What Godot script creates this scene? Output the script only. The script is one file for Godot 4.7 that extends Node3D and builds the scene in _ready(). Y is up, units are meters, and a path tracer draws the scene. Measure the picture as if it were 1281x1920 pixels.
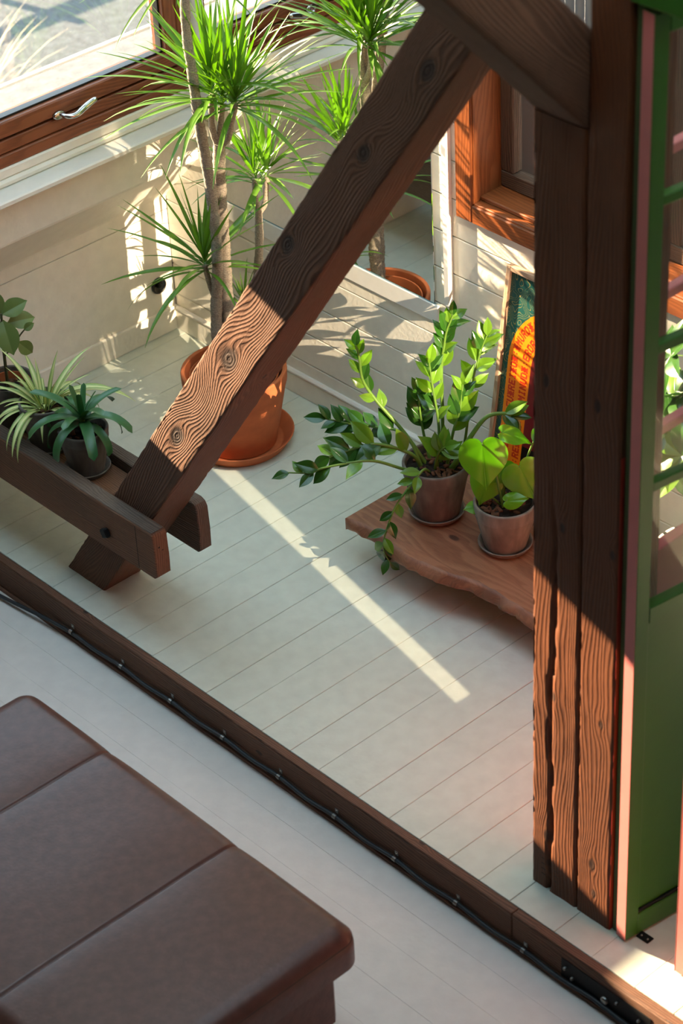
extends Node3D
# A corner of a loft: raised painted-board platform, old truss timbers, plants in clay pots, leather ottoman below.
# x runs along the planked wall away from the window wall (x = 0), z from the planked wall (z = 0) into the room, y is up.

const SUN := Vector3(1.0, -0.38, -0.215)
var rng := RandomNumberGenerator.new()
var M := {}
var taken := {}


func _ready() -> void:
	rng.seed = 7
	set_camera()
	set_light()
	make_materials()
	build_floor()
	build_shell()
	build_window_wall()
	build_plank_wall()
	build_outside()
	build_doors()
	build_truss()
	build_ottoman()
	build_bench()
	build_dracaena()
	build_tray_plants()
	build_zz()
	build_heart_leaf()
	build_umbrella_plant()
	build_step_fittings()
	build_poster()


func set_camera() -> void:
	var yaw := deg_to_rad(-48.727)
	var pitch := deg_to_rad(35.479)
	var roll := deg_to_rad(-3.107)
	var f := Vector3(cos(pitch) * sin(yaw), -sin(pitch), -cos(pitch) * cos(yaw))
	var r := f.cross(Vector3.UP).normalized()
	var u := r.cross(f)
	var cam := Camera3D.new()
	cam.name = "camera"
	var lens := CameraAttributesPhysical.new()
	lens.frustum_focal_length = 57.67
	lens.frustum_focus_distance = 8.15
	lens.exposure_aperture = 2.4
	cam.attributes = lens
	cam.fov = 23.51
	add_child(cam)
	cam.transform = Transform3D(Basis(r * cos(roll) + u * sin(roll), u * cos(roll) - r * sin(roll), -f), Vector3(6.6635, 5.0, 5.0475))
	cam.current = true


func set_light() -> void:
	var world := WorldEnvironment.new()
	world.name = "world"
	var e := Environment.new()
	e.background_mode = Environment.BG_SKY
	var sky := Sky.new()
	var sm := ProceduralSkyMaterial.new()
	sm.sky_top_color = Color(0.69, 0.81, 0.89)
	sm.sky_horizon_color = Color(0.90, 0.92, 0.93)
	sm.ground_bottom_color = Color(0.40, 0.40, 0.38)
	sm.ground_horizon_color = Color(0.62, 0.63, 0.62)
	sm.sun_angle_max = 1.0
	sky.sky_material = sm
	e.sky = sky
	e.background_energy_multiplier = 3.5
	e.tonemap_mode = Environment.TONE_MAPPER_LINEAR
	e.tonemap_exposure = 1.56
	e.sdfgi_enabled = true
	e.ssao_enabled = true
	e.ssil_enabled = true
	world.environment = e
	add_child(world)
	var sun := DirectionalLight3D.new()
	sun.name = "sun"
	sun.light_color = Color(1.0, 0.89, 0.73)
	sun.light_energy = 8.8
	sun.light_angular_distance = 0.53
	sun.shadow_enabled = true
	add_child(sun)
	sun.look_at_from_position(-SUN * 10.0, Vector3.ZERO, Vector3.UP)
	# sun mirrored by the glazed roof across the yard: comes in steeply through the slit in an added mask slab
	glint("roof_glint", Vector3(22.44, 64.0, 4.945), Vector3(1.15, 0.0, 0.58), 1.3, 2600.0)
	# sun mirrored by a window across the yard: comes in low from the end of the room, over the plants
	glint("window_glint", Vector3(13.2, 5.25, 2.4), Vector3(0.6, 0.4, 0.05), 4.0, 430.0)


func glint(called: String, from: Vector3, to: Vector3, half: float, energy: float) -> void:
	var s := SpotLight3D.new()
	s.name = called
	s.light_color = Color(1.0, 0.90, 0.76)
	s.light_energy = energy
	s.light_size = 0.012
	s.spot_angle = half
	s.spot_range = 60.0
	s.spot_attenuation = 2.0
	s.spot_angle_attenuation = 0.1
	s.shadow_enabled = true
	add_child(s)
	s.look_at_from_position(from, to, Vector3.UP)


# ---------------------------------------------------------------- mesh helpers

class MB:
	var v := PackedVector3Array()
	var n := PackedVector3Array()
	var uv := PackedVector2Array()
	var col := PackedColorArray()
	var ix := PackedInt32Array()

	func add(p: Vector3, nn: Vector3, u: Vector2, c := Color.WHITE) -> int:
		v.append(p)
		n.append(nn)
		uv.append(u)
		col.append(c)
		return v.size() - 1

	func tri(a: int, b: int, c: int) -> void:
		ix.append(a)
		ix.append(c)
		ix.append(b)

	# triangle turned so that it faces along its corner's normal
	func tri_n(a: int, b: int, c: int) -> void:
		if (v[b] - v[a]).cross(v[c] - v[a]).dot(n[a]) >= 0.0:
			tri(a, b, c)
		else:
			tri(a, c, b)

	# flat polygon, corners counter-clockwise seen from outside
	func poly(p: Array, u: Array, c := Color.WHITE) -> void:
		var nn := Vector3.ZERO
		for i in range(1, p.size() - 1):
			nn += (p[i] - p[0]).cross(p[i + 1] - p[0])
		nn = nn.normalized()
		var first := v.size()
		for i in p.size():
			add(p[i], nn, u[i], c)
		for i in range(1, p.size() - 1):
			tri(first, first + i, first + i + 1)

	# smooth surface over rows of points; row direction x column direction points outward
	func grid(rows: Array, uvs: Array, closed := false, cols: Array = []) -> void:
		var first := v.size()
		var nr := rows.size()
		var nc: int = rows[0].size()
		var acc := PackedVector3Array()
		acc.resize(nr * nc)
		for i in nr - 1:
			for j in nc - 1:
				var a: Vector3 = rows[i][j]
				var b: Vector3 = rows[i + 1][j]
				var c: Vector3 = rows[i + 1][j + 1]
				var d: Vector3 = rows[i][j + 1]
				var fn := (c - a).cross(d - b)
				acc[i * nc + j] += fn
				acc[(i + 1) * nc + j] += fn
				acc[(i + 1) * nc + j + 1] += fn
				acc[i * nc + j + 1] += fn
		if closed:
			for i in nr:
				var s := acc[i * nc] + acc[i * nc + nc - 1]
				acc[i * nc] = s
				acc[i * nc + nc - 1] = s
		for i in nr:
			for j in nc:
				add(rows[i][j], acc[i * nc + j].normalized() if acc[i * nc + j].length() > 1e-12 else Vector3.UP, uvs[i][j], cols[i][j] if cols else Color.WHITE)
		for i in nr - 1:
			for j in nc - 1:
				var q := first + i * nc + j
				tri(q, q + nc, q + nc + 1)
				tri(q, q + nc + 1, q + 1)

	func done(colors := false) -> ArrayMesh:
		var a := []
		a.resize(Mesh.ARRAY_MAX)
		a[Mesh.ARRAY_VERTEX] = v
		a[Mesh.ARRAY_NORMAL] = n
		a[Mesh.ARRAY_TEX_UV] = uv
		if colors:
			a[Mesh.ARRAY_COLOR] = col
		a[Mesh.ARRAY_INDEX] = ix
		var m := ArrayMesh.new()
		m.add_surface_from_arrays(Mesh.PRIMITIVE_TRIANGLES, a)
		return m

	# box with chamfered edges; uv in metres, v along the grain axis (0 x, 1 y, 2 z)
	func box(xf: Transform3D, size: Vector3, bev := 0.002, grain := 0, off := Vector2.ZERO) -> void:
		var h := size / 2.0
		bev = minf(bev, minf(h.x, minf(h.y, h.z)) * 0.9)
		var face_pts := {}
		for a in 3:
			var b := (a + 1) % 3
			var c := (a + 2) % 3
			for s in [1.0, -1.0]:
				var pts := []
				var us := []
				for k in [[-1.0, -1.0], [1.0, -1.0], [1.0, 1.0], [-1.0, 1.0]]:
					var p := Vector3.ZERO
					p[a] = s * h[a]
					p[b] = k[0] * (h[b] - bev)
					p[c] = k[1] * (h[c] - bev)
					face_pts["%d %d %d %d" % [a, s, k[0], k[1]]] = p
					pts.append(xf * p)
					var uu := Vector2(p[c], p[b]) if grain == b else Vector2(p[b], p[c])
					us.append(uu + off + Vector2(0.31 * a + 0.17 * s, 0.0))
				if s < 0:
					pts.reverse()
					us.reverse()
				poly(pts, us)
		# edges
		for a in 3:
			var b := (a + 1) % 3
			var c := (a + 2) % 3
			for s in [1.0, -1.0]:
				for t in [1.0, -1.0]:
					var pa := []
					for k in [-1.0, 1.0]:
						var p1 := Vector3.ZERO
						p1[a] = s * h[a]
						p1[b] = t * (h[b] - bev)
						p1[c] = k * (h[c] - bev)
						var p2 := Vector3.ZERO
						p2[a] = s * (h[a] - bev)
						p2[b] = t * h[b]
						p2[c] = k * (h[c] - bev)
						pa.append([p1, p2])
					var q := [pa[0][0], pa[0][1], pa[1][1], pa[1][0]]
					if s * t < 0:
						q.reverse()
					var us := []
					var pts := []
					for p in q:
						pts.append(xf * p)
						us.append((Vector2(p[(grain + 1) % 3], p[grain])) + off)
					poly(pts, us)
		for sx in [1.0, -1.0]:
			for sy in [1.0, -1.0]:
				for sz in [1.0, -1.0]:
					var q := [Vector3(sx * h.x, sy * (h.y - bev), sz * (h.z - bev)), Vector3(sx * (h.x - bev), sy * h.y, sz * (h.z - bev)), Vector3(sx * (h.x - bev), sy * (h.y - bev), sz * h.z)]
					if sx * sy * sz < 0:
						q.reverse()
					poly([xf * q[0], xf * q[1], xf * q[2]], [off, off, off])

	func box2(lo: Vector3, hi: Vector3, bev := 0.002, grain := 0, off := Vector2.ZERO) -> void:
		box(Transform3D(Basis(), (lo + hi) / 2.0), hi - lo, bev, grain, off)

	# tube along a path, with a radius at each point
	func tube(path: Array, radii: Array, segs := 8, caps := true) -> void:
		var rows := []
		var uvs := []
		var side := Vector3.ZERO
		var run := 0.0
		for i in path.size():
			var t: Vector3 = (path[mini(i + 1, path.size() - 1)] - path[maxi(i - 1, 0)]).normalized()
			if i == 0:
				side = t.cross(Vector3.UP if absf(t.y) < 0.9 else Vector3.RIGHT).normalized()
			else:
				run += (path[i] - path[i - 1]).length()
			side = (side - t * side.dot(t)).normalized()
			var up := t.cross(side)
			var row := PackedVector3Array()
			var ur := PackedVector2Array()
			for j in segs + 1:
				var a := TAU * j / segs
				row.append(path[i] + (side * cos(a) - up * sin(a)) * radii[i])
				ur.append(Vector2(float(j) / segs * TAU * radii[i], run))
			rows.append(row)
			uvs.append(ur)
		grid(rows, uvs, true)
		if caps:
			for e in [0, path.size() - 1]:
				var pts := []
				var us := []
				for j in segs:
					pts.append(rows[e][j])
					us.append(uvs[e][j])
				if e == 0:
					pts.reverse()
				poly(pts, us)

	# turned profile of (radius, height) pairs, from the outside bottom upwards
	func lathe(profile: Array, segs := 40, at := Vector3.ZERO, wob := 0.0) -> void:
		var rows := []
		var uvs := []
		var run := 0.0
		for i in profile.size():
			if i > 0:
				run += (profile[i] - profile[i - 1]).length()
			var row := PackedVector3Array()
			var ur := PackedVector2Array()
			for j in segs + 1:
				var a := TAU * j / segs
				var r: float = profile[i].x * (1.0 + wob * sin(a * 2.0 + profile[i].y * 20.0))
				row.append(at + Vector3(cos(a) * r, profile[i].y, sin(a) * r))
				ur.append(Vector2(float(j) / segs * 0.5, run))
			rows.append(row)
			uvs.append(ur)
		grid(rows, uvs, true)

	# upright prism over an outline of (x, z), counter-clockwise seen from below
	func prism(outline: PackedVector2Array, y0: float, y1: float) -> void:
		var area := 0.0
		for i in outline.size():
			area += outline[i].cross(outline[(i + 1) % outline.size()])
		if area < 0.0:
			outline.reverse()
		var idx := Geometry2D.triangulate_polygon(outline)
		for k in [0, 1]:
			var first := v.size()
			for p in outline:
				add(Vector3(p.x, [y0, y1][k], p.y), Vector3(0, [-1.0, 1.0][k], 0), p)
			for i in range(0, idx.size(), 3):
				var a := outline[idx[i]]
				var b := outline[idx[i + 1]]
				var c := outline[idx[i + 2]]
				var turn := (b - a).cross(c - a) > 0.0
				if turn == (k == 0):
					tri(first + idx[i], first + idx[i + 1], first + idx[i + 2])
				else:
					tri(first + idx[i], first + idx[i + 2], first + idx[i + 1])
		for i in outline.size():
			var a := outline[i]
			var b := outline[(i + 1) % outline.size()]
			poly([Vector3(a.x, y1, a.y), Vector3(b.x, y1, b.y), Vector3(b.x, y0, b.y), Vector3(a.x, y0, a.y)], [Vector2(a.x + a.y, y1), Vector2(b.x + b.y, y1), Vector2(b.x + b.y, y0), Vector2(a.x + a.y, y0)])


func numbered(called: String) -> String:
	var k: int = taken.get(called, 0)
	taken[called] = k + 1
	return called if k == 0 else "%s_%03d" % [called, k]


func part(called: String, mesh: Mesh, mat: Material, parent: Node) -> MeshInstance3D:
	var o := MeshInstance3D.new()
	o.name = called
	o.mesh = mesh
	o.material_override = mat
	parent.add_child(o, true)
	return o


func thing(called: String, label: String, category: String, at := Vector3.ZERO, group := "") -> Node3D:
	var o := Node3D.new()
	o.name = numbered(called)
	add_child(o)
	o.position = at
	o.set_meta("label", label)
	o.set_meta("category", category)
	if group:
		o.set_meta("group", group)
	return o


func setting(called: String, label: String, category: String) -> Node3D:
	var o := thing(called, label, category)
	o.set_meta("kind", "structure")
	return o


func one_box(lo: Vector3, hi: Vector3, bev := 0.002, grain := 0, off := Vector2.ZERO) -> ArrayMesh:
	var b := MB.new()
	b.box2(lo, hi, bev, grain, off)
	return b.done()


func noise(s: int, freq: float, octaves := 1) -> FastNoiseLite:
	var f := FastNoiseLite.new()
	f.seed = s
	f.frequency = freq
	f.noise_type = FastNoiseLite.TYPE_SIMPLEX_SMOOTH
	f.fractal_type = FastNoiseLite.FRACTAL_FBM if octaves > 1 else FastNoiseLite.FRACTAL_NONE
	f.fractal_octaves = octaves
	return f


# smooth curve through points
func curve(pts: Array, steps := 6) -> Array:
	var out := []
	for i in pts.size() - 1:
		var a: Vector3 = pts[maxi(i - 1, 0)]
		var b: Vector3 = pts[i]
		var c: Vector3 = pts[i + 1]
		var d: Vector3 = pts[mini(i + 2, pts.size() - 1)]
		for k in steps:
			out.append(b.cubic_interpolate(c, a, d, float(k) / steps))
	out.append(pts[-1])
	return out


func ramp(n: int, a: float, b: float) -> Array:
	var out := []
	for i in n:
		out.append(lerpf(a, b, float(i) / maxf(n - 1, 1)))
	return out


# ---------------------------------------------------------------- materials

func mat(called: String, color: Color, rough: float, metal := 0.0) -> StandardMaterial3D:
	var m := StandardMaterial3D.new()
	m.resource_name = called
	m.albedo_color = color
	m.roughness = rough
	m.metallic = metal
	M[called] = m
	return m


# grain picture: (colour value, relief) of weathered wood, mw x mh metres; knots are (u, v, radius)
func wood_images(w: int, h: int, mw: float, mh: float, s: int, freq: float, warp: float, knots: Array, contrast: float) -> Array:
	var n1 := noise(s, 1.0)
	var n2 := noise(s + 1, 1.0, 2)
	var n3 := noise(s + 2, 1.0)
	var cdata := PackedByteArray()
	cdata.resize(w * h * 3)
	var hdata := PackedByteArray()
	hdata.resize(w * h)
	for y in h:
		var v := float(y) / h * mh
		var near := []
		for k in knots:
			if absf(v - k[1]) < k[2] * 7.0:
				near.append(k)
		for x in w:
			var u := float(x) / w * mw
			var phi := u + warp * n1.get_noise_2d(u * 5.0, v * 1.3)
			var knot := 0.0
			for k in near:
				var du: float = u - k[0]
				var dv: float = (v - k[1]) * 0.55
				var d := sqrt(du * du + dv * dv)
				var r: float = k[2]
				var g := exp(-d * d / (r * r * 2.6))
				phi = lerpf(phi + signf(du) * r * 0.75 * exp(-dv * dv / (r * r * 1.6)) * exp(-absf(du) / (r * 2.5)), k[0] + d, g)
				knot = maxf(knot, 1.0 - smoothstep(r * 0.35, r * 0.75, d))
			var t := phi * freq + n2.get_noise_2d(u * 14.0, v * 1.6) * 0.8
			var f := t - floorf(t)
			var late := smoothstep(0.25, 0.75, f) * (1.0 - smoothstep(0.88, 1.0, f))
			var fib := n3.get_noise_2d(u * 700.0, v * 22.0)
			var tone := n2.get_noise_2d(u * 3.0 + 40.0, v * 1.7)
			var c := 1.0 - contrast * (1.0 - late) + 0.10 * fib + 0.12 * tone
			c *= 1.0 - 0.42 * knot
			var hh := 0.30 + 0.55 * late + 0.13 * fib - 0.25 * knot
			var p := (y * w + x) * 3
			cdata[p] = int(clampf(c, 0.0, 1.0) * 255.0)
			cdata[p + 1] = int(clampf(c * (0.97 + 0.05 * late + 0.03 * knot), 0.0, 1.0) * 255.0)
			cdata[p + 2] = int(clampf(c * (0.94 + 0.06 * late + 0.10 * knot), 0.0, 1.0) * 255.0)
			hdata[y * w + x] = int(clampf(hh, 0.0, 1.0) * 255.0)
	return [ImageTexture.create_from_image(Image.create_from_data(w, h, false, Image.FORMAT_RGB8, cdata)), ImageTexture.create_from_image(Image.create_from_data(w, h, false, Image.FORMAT_L8, hdata))]


func wood(called: String, tex: Array, color: Color, rough: float, relief_cm: float, mw: float, mh: float) -> StandardMaterial3D:
	var m := mat(called, color, rough)
	m.albedo_texture = tex[0]
	m.heightmap_enabled = relief_cm > 0.0
	m.heightmap_texture = tex[1]
	m.heightmap_scale = relief_cm
	m.uv1_scale = Vector3(1.0 / mw, 1.0 / mh, 1.0)
	return m


func noise_tex(s: int, freq: float, dark: float, size := 256, octaves := 4) -> NoiseTexture2D:
	var t := NoiseTexture2D.new()
	t.width = size
	t.height = size
	t.seamless = true
	t.noise = noise(s, freq, octaves)
	var g := Gradient.new()
	g.set_color(0, Color(dark, dark, dark))
	g.set_color(1, Color.WHITE)
	t.color_ramp = g
	return t


func paint(called: String, color: Color, rough: float, s: int, dark := 0.93, bump := 0.06) -> StandardMaterial3D:
	var m := mat(called, color, rough)
	m.albedo_texture = noise_tex(s, 0.02, dark)
	m.heightmap_enabled = true
	m.heightmap_texture = noise_tex(s + 1, 0.06, 0.0)
	m.heightmap_scale = bump
	m.uv1_triplanar = true
	m.uv1_world_triplanar = true
	m.uv1_scale = Vector3(2.3, 2.3, 2.3)
	return m


func leafy(called: String, color: Color, glow: Color, rough: float) -> StandardMaterial3D:
	var m := mat(called, color, rough)
	m.vertex_color_use_as_albedo = true
	m.backlight_enabled = true
	m.backlight = glow
	return m


func make_materials() -> void:
	# old truss timber: u runs round the beam, its front face first
	var beam_tex := wood_images(512, 2048, 0.66, 3.3, 11, 115.0, 0.035, [[0.069, 1.04, 0.042], [0.074, 1.53, 0.050], [0.034, 2.10, 0.034], [0.072, 2.60, 0.034], [0.093, 2.985, 0.036], [0.24, 1.5, 0.012]], 0.20)
	wood("beam_wood", beam_tex, Color(0.43, 0.285, 0.20), 0.75, 0.24, 0.66, 3.3)
	var post_tex := wood_images(512, 1536, 0.70, 3.0, 23, 90.0, 0.022, [[0.051, 0.206, 0.020], [0.073, 0.727, 0.014], [0.060, 0.10, 0.016], [0.10, 1.30, 0.016], [0.04, 1.72, 0.018]], 0.15)
	wood("post_wood", post_tex, Color(0.41, 0.22, 0.098), 0.62, 0.13, 0.70, 3.0)
	var plank_tex := wood_images(256, 1024, 0.35, 1.6, 37, 120.0, 0.018, [[0.10, 0.5, 0.014], [0.22, 1.2, 0.012]], 0.20)
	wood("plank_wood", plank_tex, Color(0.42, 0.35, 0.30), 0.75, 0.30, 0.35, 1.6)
	wood("plank_front", plank_tex, Color(0.49, 0.335, 0.235), 0.7, 0.15, 0.35, 1.6)
	wood("step_wood", plank_tex, Color(0.45, 0.31, 0.23), 0.75, 0.10, 0.35, 1.6)
	var fine := wood_images(256, 512, 0.25, 1.1, 51, 60.0, 0.05, [], 0.15)
	wood("window_wood", fine, Color(0.60, 0.33, 0.17), 0.35, 0.02, 0.25, 1.1)
	wood("sash_wood", fine, Color(0.55, 0.31, 0.19), 0.38, 0.02, 0.25, 1.1)
	wood("old_sash", plank_tex, Color(0.42, 0.31, 0.23), 0.6, 0.10, 0.35, 1.6)
	wood("frame_wood", fine, Color(0.80, 0.66, 0.54), 0.6, 0.02, 0.25, 1.1)
	var slab := wood_images(512, 1024, 0.55, 1.6, 63, 26.0, 0.07, [[0.42, 0.35, 0.02]], 0.13)
	wood("walnut", slab, Color(0.60, 0.40, 0.29), 0.5, 0.03, 0.55, 1.6)
	paint("floor_paint", Color(0.825, 0.855, 0.80), 0.42, 100, 0.95, 0.05)
	paint("floor_paint_b", Color(0.815, 0.845, 0.795), 0.40, 104, 0.95, 0.05)
	paint("lower_paint", Color(0.88, 0.858, 0.825), 0.45, 108, 0.96, 0.04)
	paint("wall_paint", Color(0.935, 0.915, 0.855), 0.5, 112, 0.96, 0.08)
	paint("trim_paint", Color(0.93, 0.915, 0.88), 0.22, 116, 0.97, 0.03)
	paint("plaster", Color(0.90, 0.89, 0.86), 0.85, 120, 0.95, 0.1)
	paint("room_wall", Color(0.50, 0.51, 0.47), 0.85, 122, 0.95, 0.1)
	mat("gap", Color(0.20, 0.16, 0.12), 0.9)
	paint("outdoor_sill", Color(0.37, 0.38, 0.38), 0.6, 124, 0.75, 0.1)
	paint("yard", Color(0.30, 0.32, 0.33), 0.9, 128, 0.7, 0.2)
	mat("rail_metal", Color(0.35, 0.36, 0.38), 0.4, 0.8)
	mat("mirror", Color(0.93, 0.94, 0.93), 0.0, 1.0)
	mat("mirror_edge", Color(0.45, 0.60, 0.62), 0.1)
	var glass := mat("glass", Color(0.9, 0.95, 0.95, 0.02), 0.02)
	glass.transparency = BaseMaterial3D.TRANSPARENCY_ALPHA
	var door_glass := mat("door_glass", Color(0.9, 0.95, 0.95, 0.005), 0.01)
	door_glass.transparency = BaseMaterial3D.TRANSPARENCY_ALPHA
	door_glass.metallic_specular = 0.3
	paint("rose_paint", Color(0.66, 0.25, 0.28), 0.4, 146, 0.97, 0.02)
	mat("chrome", Color(0.80, 0.79, 0.77), 0.22, 1.0)
	mat("steel", Color(0.55, 0.54, 0.52), 0.35, 1.0)
	mat("iron", Color(0.12, 0.115, 0.11), 0.55, 0.6)
	mat("black_plastic", Color(0.055, 0.06, 0.06), 0.35)
	mat("outlet_glass", Color(0.03, 0.035, 0.035), 0.08)
	mat("rubber", Color(0.15, 0.165, 0.175), 0.5)
	paint("green_paint", Color(0.20, 0.39, 0.11), 0.35, 132, 0.97, 0.02)
	paint("pink_paint", Color(0.80, 0.46, 0.44), 0.4, 136, 0.97, 0.02)
	paint("jamb_paint", Color(0.29, 0.36, 0.20), 0.5, 140, 0.95, 0.02)
	mat("red_strip", Color(0.62, 0.16, 0.10), 0.55)
	var leather := mat("leather", Color(0.41, 0.26, 0.22), 0.36)
	leather.albedo_texture = noise_tex(144, 0.03, 0.80)
	leather.heightmap_enabled = true
	leather.heightmap_texture = noise_tex(145, 0.09, 0.0)
	leather.heightmap_scale = 0.035
	leather.uv1_triplanar = true
	leather.uv1_scale = Vector3(3.0, 3.0, 3.0)
	mat("leather_seam", Color(0.20, 0.12, 0.10), 0.6)
	var terra := mat("terracotta", Color(0.80, 0.44, 0.25), 0.8)
	terra.albedo_texture = noise_tex(150, 0.02, 0.86)
	terra.uv1_triplanar = true
	terra.uv1_scale = Vector3(3.0, 3.0, 3.0)
	var clay := mat("grey_clay", Color(0.60, 0.56, 0.51), 0.85)
	clay.albedo_texture = noise_tex(152, 0.025, 0.68)
	clay.heightmap_enabled = true
	clay.heightmap_texture = noise_tex(153, 0.05, 0.0)
	clay.heightmap_scale = 0.05
	clay.uv1_triplanar = true
	clay.uv1_scale = Vector3(4.0, 1.2, 4.0)
	var dark_clay := clay.duplicate()
	dark_clay.albedo_color = Color(0.50, 0.465, 0.425)
	M["dark_clay"] = dark_clay
	var soil := mat("soil", Color(0.17, 0.11, 0.07), 1.0)
	soil.albedo_texture = noise_tex(160, 0.12, 0.35)
	soil.uv1_triplanar = true
	soil.uv1_scale = Vector3(8.0, 8.0, 8.0)
	mat("bark_chip", Color(0.36, 0.22, 0.13), 0.95)
	var bark := mat("bark", Color(0.76, 0.70, 0.62), 0.9)
	bark.albedo_texture = noise_tex(162, 0.06, 0.55)
	bark.uv1_triplanar = true
	bark.uv1_scale = Vector3(9.0, 9.0, 9.0)
	leafy("dracaena_leaf", Color(0.40, 0.56, 0.20), Color(0.75, 0.85, 0.18), 0.36)
	leafy("spider_leaf", Color(1.0, 1.0, 1.0), Color(0.35, 0.38, 0.12), 0.45)
	leafy("strap_leaf", Color(0.20, 0.38, 0.20), Color(0.20, 0.32, 0.08), 0.36)
	leafy("zz_leaf", Color(0.17, 0.33, 0.10), Color(0.36, 0.46, 0.06), 0.22)
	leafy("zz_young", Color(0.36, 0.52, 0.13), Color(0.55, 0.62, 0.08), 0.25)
	leafy("heart_leaf", Color(0.40, 0.63, 0.12), Color(0.60, 0.75, 0.06), 0.26)
	leafy("rubber_leaf", Color(0.40, 0.47, 0.24), Color(0.25, 0.35, 0.08), 0.4)
	mat("dry_grass", Color(0.62, 0.56, 0.44), 0.8)
	mat("stem", Color(0.36, 0.50, 0.18), 0.5)
	mat("dark_stem", Color(0.26, 0.26, 0.14), 0.6)
	mat("white_glaze", Color(0.88, 0.88, 0.86), 0.3)
	mat("black_glaze", Color(0.06, 0.06, 0.06), 0.35)
	mat("ribbed", Color(0.62, 0.63, 0.64), 0.5)
	mat("brick_dark", Color(0.34, 0.26, 0.22), 0.9)


# ---------------------------------------------------------------- the room

func build_floor() -> void:
	var f := setting("floor", "cream painted floorboards of the raised platform by the window", "floor")
	part("subfloor", one_box(Vector3(-0.3, -0.13, -0.3), Vector3(6.5, -0.022, 1.39), 0.001), M.gap, f)
	var joints := []
	var x := 1.397
	while x > 0.0:
		joints.append(x)
		x -= 0.1335
	joints.append(0.0)
	joints.reverse()
	joints.append_array([1.53, 1.664, 1.80, 1.933, 2.067, 2.2, 2.33, 2.507, 2.64, 2.77, 2.89, 3.015, 3.136, 3.31, 3.45, 3.61, 3.75, 3.89, 4.03, 4.17, 4.31, 4.45])
	for i in joints.size() - 1:
		var g := rng.randf_range(0.0002, 0.0011)
		var up := rng.randf_range(-0.0008, 0.0004)
		part("floor_board", one_box(Vector3(joints[i] + g, -0.022, 0.0), Vector3(joints[i + 1] - g, up, 1.394), 0.0014, 2), M.floor_paint if rng.randf() < 0.6 else M.floor_paint_b, f)
	var l := setting("floor_lower", "pale grey painted floorboards below the wooden step", "floor")
	part("subfloor", one_box(Vector3(-0.3, -0.30, 1.30), Vector3(10.2, -0.152, 9.2), 0.001), M.gap, l)
	var z := 1.40
	while z < 4.0:
		var w := 0.135 if rng.randf() < 0.7 else 0.125
		var g := rng.randf_range(0.0, 0.0003)
		part("floor_board", one_box(Vector3(0.0, -0.152, z + g), Vector3(10.0, -0.13 + rng.randf_range(-0.0004, 0.0001), z + w - g), 0.0006, 0), M.lower_paint, l)
		z += w
	part("floor_field", one_box(Vector3(0.0, -0.152, z), Vector3(10.0, -0.13, 9.0), 0.001), M.lower_paint, l)
	part("floor_field", one_box(Vector3(6.5, -0.152, 0.0), Vector3(10.0, -0.13, 1.40), 0.001), M.lower_paint, l)
	part("floor_field", one_box(Vector3(4.45, -0.03, 0.0), Vector3(6.5, 0.0, 1.394), 0.001), M.floor_paint, f)


func build_shell() -> void:
	var top := 6.5
	var low := 3.75
	var c := setting("ceiling", "white ceiling above the platform, open in one wide rooflight", "ceiling")
	# low roof over the platform with a wide rooflight, tall room towards the viewer
	for r in [[-0.3, 8.2, -0.3, 0.3], [-0.3, 8.2, 2.2, 2.7], [-0.3, 0.4, 0.3, 2.2], [4.6, 8.2, 0.3, 2.2]]:
		part("overhead_slab", one_box(Vector3(r[0], low, r[2]), Vector3(r[1], low + 0.06, r[3]), 0.001), M.plaster, c)
	part("riser", one_box(Vector3(-0.3, low + 0.061, 2.6), Vector3(8.2, top, 2.7), 0.001), M.plaster, c)
	part("riser", one_box(Vector3(8.2, low, -0.3), Vector3(8.26, top, 2.7), 0.001), M.plaster, c)
	part("overhead_slab", one_box(Vector3(8.26, top, -0.3), Vector3(10.3, top + 0.1, 2.7), 0.001), M.plaster, c)
	part("overhead_slab", one_box(Vector3(-0.3, top, 2.7), Vector3(10.3, top + 0.1, 9.3), 0.001), M.plaster, c)
	var w := setting("wall_front", "wall behind the viewer", "wall")
	part("wall_slab", one_box(Vector3(-0.3, -0.3, 9.0), Vector3(10.3, top, 9.3), 0.001), M.room_wall, w)
	var e := setting("wall_end", "end wall with one small high opening", "wall")
	for r in [[-0.3, 3.93, -0.3, 9.3], [4.22, top, -0.3, 9.3], [3.93, 4.22, -0.3, 1.74], [3.93, 4.22, 1.89, 9.3]]:
		part("wall_slab", one_box(Vector3(10.0, r[0], r[2]), Vector3(10.1, r[1], r[3]), 0.001), M.room_wall, e)


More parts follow.
